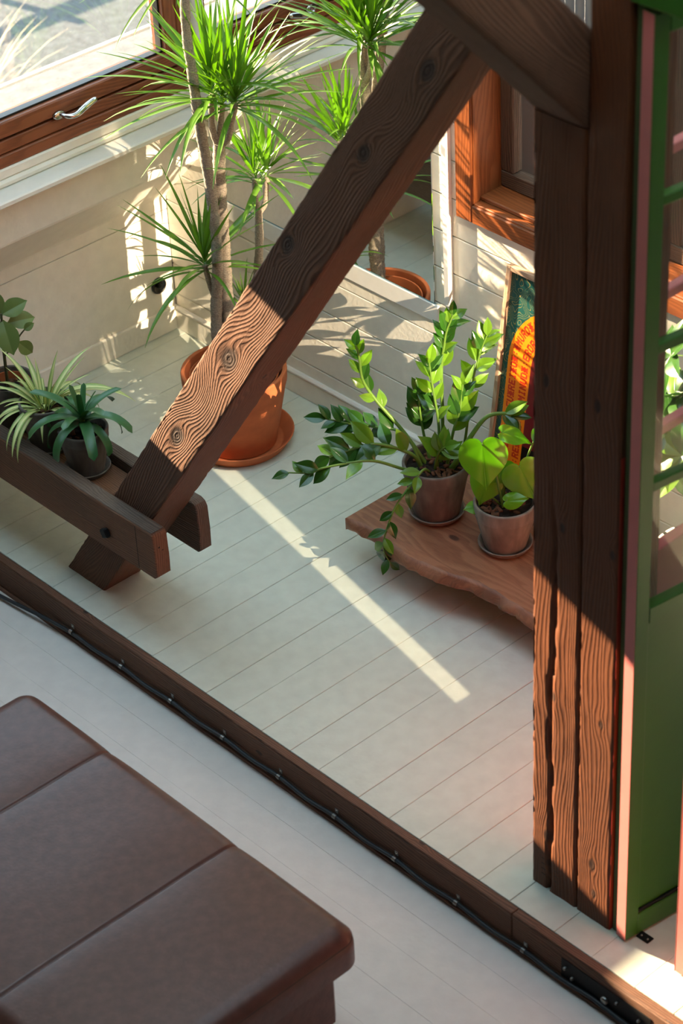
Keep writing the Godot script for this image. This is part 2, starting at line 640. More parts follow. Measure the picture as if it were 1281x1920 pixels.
func build_window_wall() -> void:
	var zmax := 9.0
	var w := setting("wall_left", "cream painted wall under the window with one plank joint", "wall")
	part("wall_slab", one_box(Vector3(-0.06, -0.6, -0.3), Vector3(-0.012, 1.05, zmax), 0.001), M.gap, w)
	part("wall_plank", one_box(Vector3(-0.02, 0.0, 0.0), Vector3(0.0, 0.5205, zmax), 0.002, 2), M.wall_paint, w)
	part("wall_plank", one_box(Vector3(-0.02, 0.5235, 0.0), Vector3(0.0, 0.70, zmax), 0.002, 2), M.wall_paint, w)
	# sloping underside and upright panel that carry the window board
	var b := MB.new()
	var prof := [Vector2(0.0, 0.578), Vector2(0.006, 0.590), Vector2(0.205, 0.800), Vector2(0.217, 0.808), Vector2(0.22, 0.818), Vector2(0.22, 0.985)]
	var rows := []
	var uvs := []
	for p in prof:
		rows.append(PackedVector3Array([Vector3(p.x, p.y, zmax), Vector3(p.x, p.y, 0.0)]))
		uvs.append(PackedVector2Array([Vector2(0, p.y), Vector2(1, p.y)]))
	for i in rows.size() - 1:
		b.poly([rows[i][0], rows[i][1], rows[i + 1][1], rows[i + 1][0]].duplicate(), [uvs[i][0], uvs[i][1], uvs[i + 1][1], uvs[i + 1][0]])
	part("sloping_panel", b.done(), M.wall_paint, w)
	part("wall_slab", one_box(Vector3(-0.02, 0.83, -0.02), Vector3(0.21, 1.03, zmax), 0.001), M.wall_paint, w)
	# wall above and beyond the window
	part("wall_slab", one_box(Vector3(0.09, 2.33, -0.3), Vector3(0.20, 6.5, zmax), 0.001), M.plaster, w)
	part("wall_slab", one_box(Vector3(-0.06, 1.04, 2.5), Vector3(0.20, 2.33, zmax), 0.001), M.plaster, w)
	var t := setting("trim_1", "white window board with a stepped moulding under the wooden window", "window board")
	part("board", one_box(Vector3(0.18, 1.012, 0.0), Vector3(0.318, 1.035, zmax), 0.005, 2), M.trim_paint, t)
	part("moulding", one_box(Vector3(0.215, 0.972, 0.0), Vector3(0.245, 1.012, zmax), 0.008, 2), M.wall_paint, t)
	part("moulding", one_box(Vector3(0.20, 1.035, 0.0), Vector3(0.236, 1.062, zmax), 0.008, 2), M.wall_paint, t)
	part("moulding", one_box(Vector3(0.19, 1.062, 0.0), Vector3(0.226, 1.101, zmax), 0.006, 2), M.wall_paint, t)
	var n := setting("window_1", "brown wooden window over the window board, seen from above", "window")
	part("frame_bottom", one_box(Vector3(0.10, 1.101, 0.0), Vector3(0.222, 1.146, 2.5), 0.004, 2), M.sash_wood, n)
	part("frame_bottom", one_box(Vector3(0.10, 1.148, 0.0), Vector3(0.214, 1.196, 2.5), 0.004, 2), M.sash_wood, n)
	part("frame_top", one_box(Vector3(0.10, 2.29, 0.0), Vector3(0.214, 2.33, 2.5), 0.004, 2), M.sash_wood, n)
	part("frame_side", one_box(Vector3(0.10, 1.196, 0.0), Vector3(0.214, 2.29, 0.042), 0.004, 1), M.sash_wood, n)
	part("frame_side", one_box(Vector3(0.10, 1.196, 2.46), Vector3(0.214, 2.29, 2.5), 0.004, 1), M.sash_wood, n)
	var sash := part("sash", one_box(Vector3(0.14, 1.208, 0.048), Vector3(0.222, 1.267, 2.45), 0.005, 2), M.sash_wood, n)
	part("stile", one_box(Vector3(0.14, 1.2675, 0.048), Vector3(0.222, 2.255, 0.103), 0.005, 1), M.sash_wood, sash)
	part("stile", one_box(Vector3(0.14, 1.2675, 2.39), Vector3(0.222, 2.255, 2.45), 0.005, 1), M.sash_wood, sash)
	part("top_rail", one_box(Vector3(0.14, 2.2555, 0.048), Vector3(0.222, 2.288, 2.45), 0.005, 2), M.sash_wood, sash)
	part("gasket", one_box(Vector3(0.168, 1.2665, 0.103), Vector3(0.20, 1.275, 2.39), 0.001, 2), M.black_plastic, n)
	part("gasket", one_box(Vector3(0.168, 1.275, 0.1025), Vector3(0.20, 2.255, 0.110), 0.001, 1), M.black_plastic, n)
	part("pane", one_box(Vector3(0.180, 1.27, 0.104), Vector3(0.184, 2.255, 2.39), 0.0005), M.glass, n)
	var hb := MB.new()
	hb.lathe([Vector2(0.0, 0.0), Vector2(0.016, 0.0), Vector2(0.016, 0.008), Vector2(0.012, 0.011), Vector2(0.0, 0.011)], 20)
	var h := part("handle", hb.done(), M.chrome, n)
	h.transform = Transform3D(Basis(Vector3(0, 0, 1), -PI / 2).scaled(Vector3(1, 1, 1.6)), Vector3(0.222, 1.213, 0.60))
	h.set_meta("label", "silver lever handle")
	var hl := MB.new()
	hl.tube(curve([Vector3(0.222, 1.215, 0.595), Vector3(0.256, 1.212, 0.585), Vector3(0.268, 1.212, 0.555), Vector3(0.262, 1.222, 0.515), Vector3(0.264, 1.235, 0.475), Vector3(0.268, 1.237, 0.460)], 5), [0.009, 0.009, 0.009, 0.009, 0.009, 0.0095, 0.0095, 0.010, 0.010, 0.010, 0.0105, 0.011, 0.0115, 0.012, 0.012, 0.012, 0.012, 0.012, 0.0115, 0.011, 0.0105, 0.010, 0.009, 0.008, 0.006, 0.002], 10)
	var lv := part("lever", hl.done(), M.chrome, h)
	lv.transform = h.transform.affine_inverse()
	lv.set_meta("label", "silver curved lever of the window handle")
	var bb := setting("baseboard_left", "cream baseboard along the window wall", "baseboard")
	part("board", one_box(Vector3(0.0, 0.0, 0.0), Vector3(0.014, 0.103, 9.0), 0.004, 2), M.wall_paint, bb)
	# flush round socket low on the wall
	var o := thing("wall_socket", "round black socket with a glossy face low on the cream wall", "socket", Vector3(0.0, 0.218, 0.079))
	var ob := MB.new()
	ob.lathe([Vector2(0.0, 0.0), Vector2(0.034, 0.0), Vector2(0.035, 0.004), Vector2(0.033, 0.010), Vector2(0.029, 0.012), Vector2(0.027, 0.010)], 32)
	var ring := part("ring", ob.done(), M.black_plastic, o)
	ring.rotation = Vector3(0, 0, -PI / 2)
	ob = MB.new()
	ob.lathe([Vector2(0.027, 0.010), Vector2(0.022, 0.007), Vector2(0.014, 0.006), Vector2(0.0, 0.006)], 32)
	var face := part("face", ob.done(), M.outlet_glass, o)
	face.rotation = Vector3(0, 0, -PI / 2)
	ob = MB.new()
	ob.lathe([Vector2(0.010, 0.004), Vector2(0.010, 0.012), Vector2(0.007, 0.014), Vector2(0.0, 0.014)], 20)
	var knob := part("knob", ob.done(), M.black_plastic, o)
	knob.rotation = Vector3(0, 0, -PI / 2)


func build_plank_wall() -> void:
	var w := setting("wall_right", "white painted wall of wide horizontal planks with dark joints", "wall")
	# carcass with the window opening
	for r in [[0.1, 10.3, -0.3, 1.12], [0.1, 1.655, 1.12, 6.5], [3.06, 10.3, 1.12, 6.5], [1.655, 3.06, 2.36, 6.5]]:
		part("wall_slab", one_box(Vector3(r[0], r[2], -0.3), Vector3(r[1], r[3], -0.021), 0.001), M.gap, w)
	var ys := [0.0, 0.151, 0.284, 0.421, 0.5615, 0.698, 0.8405, 0.985]
	while ys[-1] < 2.9:
		ys.append(ys[-1] + 0.14)
	for i in ys.size() - 1:
		var y0: float = ys[i] + 0.0022
		var y1: float = ys[i + 1] - 0.0022
		if y1 < 1.13:
			part("wall_plank", one_box(Vector3(0.0, y0, -0.021), Vector3(10.0, y1, 0.0), 0.002, 0), M.wall_paint, w)
		else:
			part("wall_plank", one_box(Vector3(0.0, y0, -0.021), Vector3(1.65, y1, 0.0), 0.002, 0), M.wall_paint, w)
			part("wall_plank", one_box(Vector3(3.07 if y0 < 2.36 else 1.65, y0, -0.021), Vector3(10.0, y1, 0.0), 0.002, 0), M.wall_paint, w)
	part("wall_slab", one_box(Vector3(0.0, ys[-1], -0.021), Vector3(10.0, 6.5, 0.0), 0.001), M.plaster, w)
	var bb := setting("baseboard_right", "cream baseboard with a moulded top along the plank wall", "baseboard")
	part("board", one_box(Vector3(0.014, 0.0, 0.0), Vector3(10.0, 0.085, 0.016), 0.003, 0), M.wall_paint, bb)
	part("moulding", one_box(Vector3(0.014, 0.0855, 0.0), Vector3(10.0, 0.105, 0.022), 0.007, 0), M.trim_paint, bb)
	var t := setting("trim_2", "narrow white upright batten between the mirror and the wooden window", "batten")
	part("batten", one_box(Vector3(1.524, 0.72, 0.0), Vector3(1.548, 2.9, 0.025), 0.002, 1), M.trim_paint, t)
	# mirror
	var m := thing("hanging_mirror", "large frameless mirror on the plank wall reflecting the window and tall plant", "mirror", Vector3(0.33, 0.694, 0.001))
	part("mirror_glass", one_box(Vector3(0, 0, 0.0), Vector3(1.13, 1.95, 0.006), 0.0015), M.mirror, m)
	part("bottom_edge", one_box(Vector3(0, -0.003, 0.0), Vector3(1.13, -0.0003, 0.007), 0.0005), M.mirror_edge, m)
	part("support_rail", one_box(Vector3(-0.02, -0.075, -0.001), Vector3(1.15, -0.0035, 0.010), 0.003, 0), M.trim_paint, m)
	# wooden window in the plank wall
	var n := setting("window_2", "deep orange-brown wooden window set in the plank wall", "window")
	part("casing", one_box(Vector3(1.588, 1.086, -0.02), Vector3(1.662, 2.42, 0.026), 0.004, 1), M.window_wood, n)
	part("casing", one_box(Vector3(1.662, 1.086, -0.02), Vector3(3.06, 1.152, 0.026), 0.004, 0), M.window_wood, n)
	part("casing", one_box(Vector3(3.06, 1.086, -0.02), Vector3(3.134, 2.42, 0.026), 0.004, 1), M.window_wood, n)
	part("casing", one_box(Vector3(1.662, 2.36, -0.02), Vector3(3.06, 2.42, 0.026), 0.004, 0), M.window_wood, n)
	part("jamb", one_box(Vector3(1.650, 1.1525, -0.16), Vector3(1.668, 2.36, 0.018), 0.002, 1), M.window_wood, n)
	part("jamb", one_box(Vector3(3.052, 1.1525, -0.16), Vector3(3.07, 2.36, 0.018), 0.002, 1), M.window_wood, n)
	part("sill", one_box(Vector3(1.668, 1.13, -0.16), Vector3(3.052, 1.160, 0.020), 0.003, 0), M.window_wood, n)
	part("inner_step", one_box(Vector3(1.668, 1.1605, -0.13), Vector3(3.052, 1.176, -0.01), 0.003, 0), M.window_wood, n)
	part("head", one_box(Vector3(1.668, 2.34, -0.16), Vector3(3.052, 2.36, 0.018), 0.002, 0), M.window_wood, n)
	for r in [[1.668, 2.345], [2.375, 3.052]]:
		var s := part("sash", one_box(Vector3(r[0], 1.1765, -0.15), Vector3(r[1], 1.235, -0.105), 0.004, 0), M.old_sash, n)
		part("stile", one_box(Vector3(r[0], 1.236, -0.15), Vector3(r[0] + 0.058, 2.29, -0.105), 0.004, 1), M.old_sash, s)
		part("stile", one_box(Vector3(r[1] - 0.058, 1.236, -0.15), Vector3(r[1], 2.29, -0.105), 0.004, 1), M.old_sash, s)
		part("top_rail", one_box(Vector3(r[0], 2.29, -0.15), Vector3(r[1], 2.34, -0.105), 0.004, 0), M.old_sash, s)
		part("pane", one_box(Vector3(r[0] + 0.058, 1.235, -0.132), Vector3(r[1] - 0.058, 2.29, -0.128), 0.0005), M.glass, n)
	part("mullion", one_box(Vector3(2.345, 1.176, -0.16), Vector3(2.375, 2.34, -0.09), 0.004, 1), M.window_wood, n)


func build_outside() -> void:
	var s := thing("outdoor_sill", "pale grey weathered outdoor sill with a gutter edge beyond the window", "sill", Vector3(0, 0, 0))
	var slope := Transform3D(Basis(Vector3(0, 0, 1), 0.10), Vector3(0.035, 1.222, 1.2))
	var b := MB.new()
	b.box(slope, Vector3(0.20, 0.03, 7.0), 0.004, 2)
	part("slab", b.done(), M.outdoor_sill, s)
	part("gutter", one_box(Vector3(-0.12, 1.10, -2.3), Vector3(-0.062, 1.195, 4.7), 0.008, 2), M.rail_metal, s)
	part("gutter_lip", one_box(Vector3(-0.125, 1.195, -2.3), Vector3(-0.108, 1.215, 4.7), 0.004, 2), M.white_glaze, s)
	var y := setting("ground_yard", "pale grey paved yard seen through the window", "ground")
	part("paving", one_box(Vector3(-40, -0.9, -40), Vector3(-0.31, -0.6, 40), 0.001), M.yard, y)
	part("paving", one_box(Vector3(-0.31, -0.9, -40), Vector3(40, -0.6, -1.5), 0.001), M.yard, y)
	# pale dry grass in the yard
	var gr := thing("grass_clump", "pale dry grass clump in the yard at the top left", "grass", Vector3(-2.95, -0.6, -0.95))
	var gm := strap_mesh(0.02, 0.9, 0.2, 6, Color.WHITE, Color.WHITE, Color.WHITE)
	var st := SurfaceTool.new()
	st.begin(Mesh.PRIMITIVE_TRIANGLES)
	for k in 160:
		var az := rng.randf() * TAU
		var th := rng.randf_range(0.0, 0.5)
		var dir := Vector3(cos(az) * sin(th), cos(th), sin(az) * sin(th))
		var zz := (Vector3(cos(az), -0.3, sin(az)) - dir * Vector3(cos(az), -0.3, sin(az)).dot(dir)).normalized()
		var len := rng.randf_range(0.4, 0.8)
		st.append_from(gm, 0, Transform3D(Basis(dir.cross(zz) * len, dir * len, zz * len), Vector3(cos(az), 0, sin(az)) * rng.randf_range(0.0, 0.18)))
	var tuft := part("blades", st.commit(), M.dry_grass, gr)
	tuft.set_meta("kind", "stuff")
	# added unseen slab far up: its slit narrows the mirrored sun to one shaft
	var g := setting("beam_mask", "added unseen slab with a slit that shapes one shaft of light", "roof")
	var s0 := Vector3(22.44, 64.0, 4.945)
	var gy := 25.0
	var q := []
	for p in [[-0.16, 0.351], [2.42, 0.880], [2.475, 0.817], [-0.16, 0.276]]:
		var t := (s0.y - gy) / s0.y
		q.append(Vector2(s0.x + (p[0] - s0.x) * t, s0.z + (p[1] - s0.z) * t))
	var z0: float = q[0].y - 1.0
	var z1: float = q[1].y + 1.0
	for o in [[Vector2(q[0].x - 1.0, z1), Vector2(q[0].x - 1.0, z0), Vector2(q[0].x, z0), Vector2(q[0].x, z1)], [Vector2(q[1].x, z1), Vector2(q[1].x, z0), Vector2(q[1].x + 1.0, z0), Vector2(q[1].x + 1.0, z1)],
			[q[0], q[1], Vector2(q[1].x, z1), Vector2(q[0].x, z1)], [q[3], Vector2(q[0].x, z0), Vector2(q[1].x, z0), Vector2(q[1].x, q[2].y)]]:
		var rb := MB.new()
		rb.prism(PackedVector2Array(o), gy, gy + 0.02)
		part("overhead_slab", rb.done(), M.brick_dark, g)
	var r := thing("yard_railing", "low grey metal railing at the edge of the yard", "railing", Vector3(-5.3, -0.6, 0))
	for h in [0.16, 0.34, 0.52]:
		part("rail", one_box(Vector3(-0.03, h, -12), Vector3(0.03, h + 0.055, 12), 0.004, 2), M.rail_metal, r)
	for k in 13:
		part("post", one_box(Vector3(-0.03, 0, -12 + k * 2.0), Vector3(0.03, 0.62, -11.94 + k * 2.0), 0.004, 1), M.rail_metal, r)
	# ribbed cladding seen through the wooden window
	var c := thing("ribbed_cladding", "grey ribbed cladding behind the wooden window", "cladding", Vector3(0, -0.6, -1.3))
	var cb := MB.new()
	var rows := [PackedVector3Array(), PackedVector3Array()]
	var uvs := [PackedVector2Array(), PackedVector2Array()]
	for i in 321:
		var x := 0.2 + i * 0.0125
		var z := 0.012 * sin(i * PI / 2.0)
		rows[0].append(Vector3(x, 0.3, z))
		rows[1].append(Vector3(x, 4.0, z))
		uvs[0].append(Vector2(x, 0))
		uvs[1].append(Vector2(x, 4))
	cb.grid([rows[1], rows[0]], [uvs[1], uvs[0]])
	part("sheet", cb.done(), M.ribbed, c)
	part("plinth", one_box(Vector3(0.2, 0.0, -0.06), Vector3(4.2, 0.95, 0.05), 0.004, 0), M.window_wood, c)
	part("backing", one_box(Vector3(0.2, 0.0, -0.2), Vector3(4.2, 4.0, -0.07), 0.004, 0), M.brick_dark, c)


# ---------------------------------------------------------------- folding doors

# leaf in its own axes: runs along -z from its front edge, x is its thickness, faces in one colour and edges in the other
func door_leaf(called: String, label: String, at: Vector3, turn: float, width: float, face: Material, edge: Material, panel: Material, height := 2.777) -> void:
	var o := setting(called, label, "door")
	o.position = at
	o.rotation.y = turn
	var t := 0.018
	var st := 0.048
	var panel_top := 1.15
	for z in [0.0, -width + st]:
		part("stile", one_box(Vector3(-t, 0.0, z - st), Vector3(t, height, z - (0.0012 if z == 0.0 else 0.0)), 0.0025, 1), face, o)
	part("edge_strip", one_box(Vector3(-t - 0.0004, 0.0, -0.0012), Vector3(t + 0.0004, height, 0.0), 0.0003, 1), edge, o)
	part("bottom_rail", one_box(Vector3(-t, 0.0, -width + st), Vector3(t, 0.075, -st), 0.0025, 2), face, o)
	part("middle_rail", one_box(Vector3(-t, panel_top - 0.05, -width + st), Vector3(t, panel_top, -st), 0.0025, 2), face if called == "door_1" else panel, o)
	part("top_rail", one_box(Vector3(-t, height - 0.055, -width + st), Vector3(t, height, -st), 0.0025, 2), face, o)
	part("panel", one_box(Vector3(-0.006, 0.075, -width + st), Vector3(0.006, panel_top - 0.05, -st), 0.001, 1), panel, o)
	part("bead", one_box(Vector3(0.006, 0.075, -width + st), Vector3(0.014, 0.086, -st), 0.002, 2), M.iron, o)
	for h in [1.52, 1.915, 2.31]:
		part("glazing_bar", one_box(Vector3(-t + 0.004, h - 0.014, -width + st), Vector3(t - 0.004, h + 0.014, -st), 0.003, 2), face, o)
	var y0 := panel_top
	for h in [1.52, 1.915, 2.31, height - 0.041]:
		part("pane", one_box(Vector3(-0.002, y0 + 0.0005, -width + st), Vector3(0.002, h - 0.0145, -st), 0.0004), M.door_glass, o)
		y0 = h + 0.014


func build_doors() -> void:
	door_leaf("door_1", "green folding door leaf with a pink front edge beside the timber post", Vector3(3.4635, 0.008, 1.288), deg_to_rad(-8.0), 0.60, M.green_paint, M.pink_paint, M.green_paint)
	door_leaf("door_2", "pink faced folding door leaf seen through the green leaf's panes", Vector3(3.322, 0.008, 1.105), 0.0, 0.60, M.pink_paint, M.green_paint, M.rose_paint)
	door_leaf("door_3", "pink door leaf at the lower right edge with a pale edge", Vector3(3.652, 0.008, 1.262), deg_to_rad(-90.0), 0.62, M.pink_paint, M.pink_paint, M.rose_paint)
	var j := setting("trim_3", "olive painted door jamb between the post and the pink door edge", "jamb")
	part("jamb", one_box(Vector3(3.4185, 0.0, 1.20), Vector3(3.4430, 2.80, 1.274), 0.003, 1), M.jamb_paint, j)
	part("head", one_box(Vector3(3.4165, 2.801, 1.24), Vector3(4.6, 2.95, 1.30), 0.004, 0), M.green_paint, j)
	var h := thing("floor_hinge", "small dark hinge plate on the floor under the green door", "hinge", Vector3(3.507, 0.0, 1.235))
	part("plate", one_box(Vector3(-0.022, 0.0, -0.014), Vector3(0.022, 0.004, 0.014), 0.0015), M.iron, h)
	for k in [-0.011, 0.011]:
		var b := MB.new()
		b.lathe([Vector2(0.0035, 0.004), Vector2(0.003, 0.0055), Vector2(0.0, 0.0057)], 10, Vector3(k, 0, 0.002))
		part("screw", b.done(), M.steel, h)


# ---------------------------------------------------------------- truss

# straight timber from a to b; across is the direction of its width, thickness follows. Front face (facing across x axis) comes first round the girth.
func timber(a: Vector3, b: Vector3, across: Vector3, width: float, thick: float, bev: float, wear: float, s: int, cut_a := Vector3.ZERO, cut_b := Vector3.ZERO, cracked := false) -> ArrayMesh:
	var axis := (b - a).normalized()
	var len := (b - a).length()
	var ex := (across - axis * across.dot(axis)).normalized()
	var ez := ex.cross(axis)
	var nz := noise(s, 6.0, 2)
	var fine := noise(s + 5, 45.0)
	var hw := width / 2.0
	var ht := thick / 2.0
	var seg := int(len / 0.02) + 1
	# outline, starting at the front left corner, front face is +ez
	var outline := []
	var nf := 22
	for k in nf + 1:
		outline.append(Vector2(lerpf(-hw + bev, hw - bev, float(k) / nf), ht))
	for k in 9:
		outline.append(Vector2(hw, lerpf(ht - bev, -ht + bev, k / 8.0)))
	for k in 9:
		outline.append(Vector2(lerpf(hw - bev, -hw + bev, k / 8.0), -ht))
	for k in 9:
		outline.append(Vector2(-hw, lerpf(-ht + bev, ht - bev, k / 8.0)))
	outline.append(outline[0])
	var rows := []
	var uvs := []
	for i in seg + 1:
		var row := PackedVector3Array()
		var ur := PackedVector2Array()
		var girth := 0.0
		for j in outline.size():
			var p: Vector2 = outline[j]
			if j > 0:
				girth += (p - outline[j - 1]).length()
			var l := len * i / seg
			# slanted ends: the end plane passes through a (or b) and is square to cut
			var base := a + ex * p.x + ez * p.y
			var lo := 0.0
			var hi := len
			if cut_a != Vector3.ZERO:
				lo = (a - base).dot(cut_a) / axis.dot(cut_a)
			if cut_b != Vector3.ZERO:
				hi = (b - base).dot(cut_b) / axis.dot(cut_b)
			l = lerpf(lo, hi, float(i) / seg)
			var q := p
			var edge := minf(absf(absf(p.x) - hw), absf(absf(p.y) - ht)) < 1e-5 and maxf(absf(p.x) / hw, 0.0) > 0.85 and absf(p.y) / ht > 0.8
			var k := wear * (0.5 * nz.get_noise_2d(l * 1.2, girth * 1.5) + (0.9 * minf(0.0, fine.get_noise_2d(l, girth * 4.0)) if edge else 0.0))
			q += p.normalized() * k
			if cracked and j > 0 and j < nf:
				q.y -= crack(p.x, l)
			row.append(a + ex * q.x + ez * q.y + axis * l)
			ur.append(Vector2(girth, l))
		rows.append(row)
		uvs.append(ur)
	var mb := MB.new()
	var back := rows.duplicate()
	back.reverse()
	var ub := uvs.duplicate()
	ub.reverse()
	mb.grid(back, ub, true)
	for e in [0, seg]:
		var pts := []
		var us := []
		for j in outline.size() - 1:
			pts.append(rows[e][j])
			us.append(outline[j])
		if e == seg:
			pts.reverse()
			us.reverse()
		# fan round the middle
		var mid := Vector3.ZERO
		for p in pts:
			mid += p / pts.size()
		for j in pts.size():
			mb.poly([mid, pts[(j + 1) % pts.size()], pts[j]], [Vector2.ZERO, us[(j + 1) % pts.size()], us[j]])
	return mb.done()


func build_truss() -> void:
	# diagonal strut: 16 x 16 cm, in the plane of the post
	var up := Vector3(1.0, 1.418, 0).normalized()
	var foot := Vector3(1.043, 0.0, 1.205)
	var tip := foot + up * 3.35
	var d := thing("timber_strut", "thick weathered timber strut rising diagonally from the floor to the post", "timber beam")
	part("beam", timber(foot, tip, Vector3(1.418, -1.0, 0), 0.164, 0.16, 0.004, 0.003, 3, Vector3.UP), M.beam_wood, d)
	# pair of planks clasping the strut, with a tray board between them
	var f := thing("clasping_plank", "dark plank with a square bolt along the front of the strut's foot", "timber plank")
	part("plank", plank_mesh(-0.2, 1.533, 0.278, 0.456, 1.2865, 1.343, 0.016, 41), M.plank_front, f)
	var bolt := MB.new()
	bolt.box(Transform3D(Basis(Vector3(0, 0, 1), 0.5), Vector3(1.287, 0.350, 1.352)), Vector3(0.032, 0.032, 0.018), 0.004)
	part("bolt_head", bolt.done(), M.iron, f)
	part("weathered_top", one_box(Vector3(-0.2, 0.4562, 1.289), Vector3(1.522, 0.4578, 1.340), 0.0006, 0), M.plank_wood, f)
	part("score_line", one_box(Vector3(1.442, 0.286, 1.3426), Vector3(1.444, 0.45, 1.3438), 0.0003), M.iron, f)
	for p in [[0.40, 1.322], [0.385, 1.310], [0.372, 1.316], [0.36, 1.309], [0.345, 1.318]]:
		part("worm_hole", one_box(Vector3(1.5305, p[0] - 0.003, p[1] - 0.004), Vector3(1.5338, p[0] + 0.003, p[1] + 0.004), 0.001), M.iron, f)
	var r := thing("clasping_plank", "dark plank with end grain showing, behind the strut's foot", "timber plank")
	part("plank", plank_mesh(-0.2, 1.486, 0.243, 0.438, 1.077, 1.1235, 0.03, 43), M.plank_wood, r)
	var t := thing("tray_board", "dark brown board laid between the two planks under the small pots", "board")
	part("board", one_box(Vector3(-0.2, 0.372, 1.1245), Vector3(1.19, 0.398, 1.2855), 0.003, 0), M.plank_front, t)
	# post of two timbers
	var p := thing("timber_post", "tall brown timber post of two joined timbers with a long crack", "timber post")
	part("timber", timber(Vector3(3.2045, 0.0, 1.205), Vector3(3.2045, 2.445, 1.205), Vector3.RIGHT, 0.169, 0.16, 0.006, 0.004, 13, Vector3.ZERO, Vector3.ZERO, true), M.post_wood, p)
	var side := part("timber", timber(Vector3(3.353, 0.0, 1.2045), Vector3(3.353, 3.6, 1.2045), Vector3.RIGHT, 0.122, 0.16, 0.004, 0.002, 17), M.post_wood, p)
	side.set_meta("label", "narrower timber joined to the post's right side")
	for k in 5:
		var y := 0.050 + 0.020 * k
		for q in [[3.158, 3.174], [3.208, 3.224]]:
			part("carved_notch", one_box(Vector3(q[0], y, 1.2830), Vector3(q[1], y + 0.0022, 1.2856), 0.0003), M.leather_seam, p)
	part("red_strip", one_box(Vector3(3.4142, 0.0, 1.262), Vector3(3.4162, 1.6, 1.283), 0.0005, 1), M.red_strip, p)
	# brace from the post up towards the room
	var n := thing("timber_brace", "dark timber brace rising from the post at the top of the picture", "timber beam")
	var bu := Vector3(0, 1.03, 1.0).normalized()
	var bd := Vector3(0, -1.0, 1.03).normalized()
	var b0 := Vector3(3.205, 2.452, 1.286) - bd * 0.088
	part("beam", timber(b0, b0 + bu * 1.25, Vector3.RIGHT, 0.169, 0.176, 0.008, 0.004, 29, Vector3(0, 0, 1)), M.beam_wood, n)


# depth of the long wandering crack in the post's front, x across and l up from the floor
func crack(x: float, l: float) -> float:
	var c := -0.012 + 0.016 * (l - 0.6) * (1.0 if l < 1.0 else 0.4) + 0.006 * sin(l * 7.0) + 0.003 * sin(l * 31.0)
	var deep := 0.022 * smoothstep(1.5, 0.9, l)
	return deep * (1.0 - smoothstep(0.0022, 0.0075, absf(x - c)))


# plank along x with a worn, chamfered end at x1
func plank_mesh(x0: float, x1: float, y0: float, y1: float, z0: float, z1: float, cham: float, s: int) -> ArrayMesh:
	var nz := noise(s, 9.0, 2)
	var out := PackedVector2Array()
	var n := 60
	for i in n + 1:
		var x := lerpf(x0, x1 - cham, float(i) / n)
		out.append(Vector2(x, y1 + 0.002 * nz.get_noise_1d(x * 3.0) - 0.0015 * absf(nz.get_noise_1d(x * 9.0 + 50.0))))
	out.append(Vector2(x1 - cham * 0.4, y1 - cham * 0.25))
	out.append(Vector2(x1 - 0.002, y1 - cham * 0.8))
	out.append(Vector2(x1 + 0.002, lerpf(y0, y1, 0.45)))
	out.append(Vector2(x1, y0 + 0.012))
	out.append(Vector2(x1 - 0.014, y0))
	for i in 20:
		out.append(Vector2(lerpf(x1 - 0.05, x0, i / 19.0), y0))
	var rows := []
	var uvs := []
	var be := 0.004
	for k in [[z1 - be, 0.0], [z1 - be * 0.3, be * 0.3], [z1, be]]:
		var row := PackedVector3Array()
		var ur := PackedVector2Array()
		for p in out:
			var c := Vector2((x0 + x1) / 2.0, (y0 + y1) / 2.0)
			var q: Vector2 = p - Vector2(signf(p.x - c.x) * (k[1] if p.x > x1 - 0.03 else 0.0), signf(p.y - c.y) * k[1])
			row.append(Vector3(q.x, q.y, k[0]))
			ur.append(Vector2(q.y, q.x))
		row.append(row[0])
		ur.append(ur[0])
		rows.append(row)
		uvs.append(ur)
	var mb := MB.new()
	var idx := Geometry2D.triangulate_polygon(out)
	# sides
	for i in out.size():
		var a := out[i]
		var b := out[(i + 1) % out.size()]
		mb.poly([Vector3(a.x, a.y, z1 - be), Vector3(b.x, b.y, z1 - be), Vector3(b.x, b.y, z0), Vector3(a.x, a.y, z0)], [Vector2(0.03, a.x), Vector2(0.03, b.x), Vector2(0.08, b.x), Vector2(0.08, a.x)] if absf(a.x - b.x) > absf(a.y - b.y) else [Vector2(0.0, a.y), Vector2(0.0, b.y), Vector2(0.05, b.y), Vector2(0.05, a.y)])
	mb.grid(rows, uvs, true)
	for k in [0, 1]:
		var first := mb.v.size()
		for i in out.size():
			var p: Vector3 = rows[2][i] if k == 1 else Vector3(out[i].x, out[i].y, z0)
			mb.add(p, Vector3(0, 0, 1 if k == 1 else -1), Vector2(p.y, p.x))
		for i in range(0, idx.size(), 3):
			mb.tri_n(first + idx[i], first + idx[i + 1], first + idx[i + 2])
	return mb.done()


# ---------------------------------------------------------------- step fittings

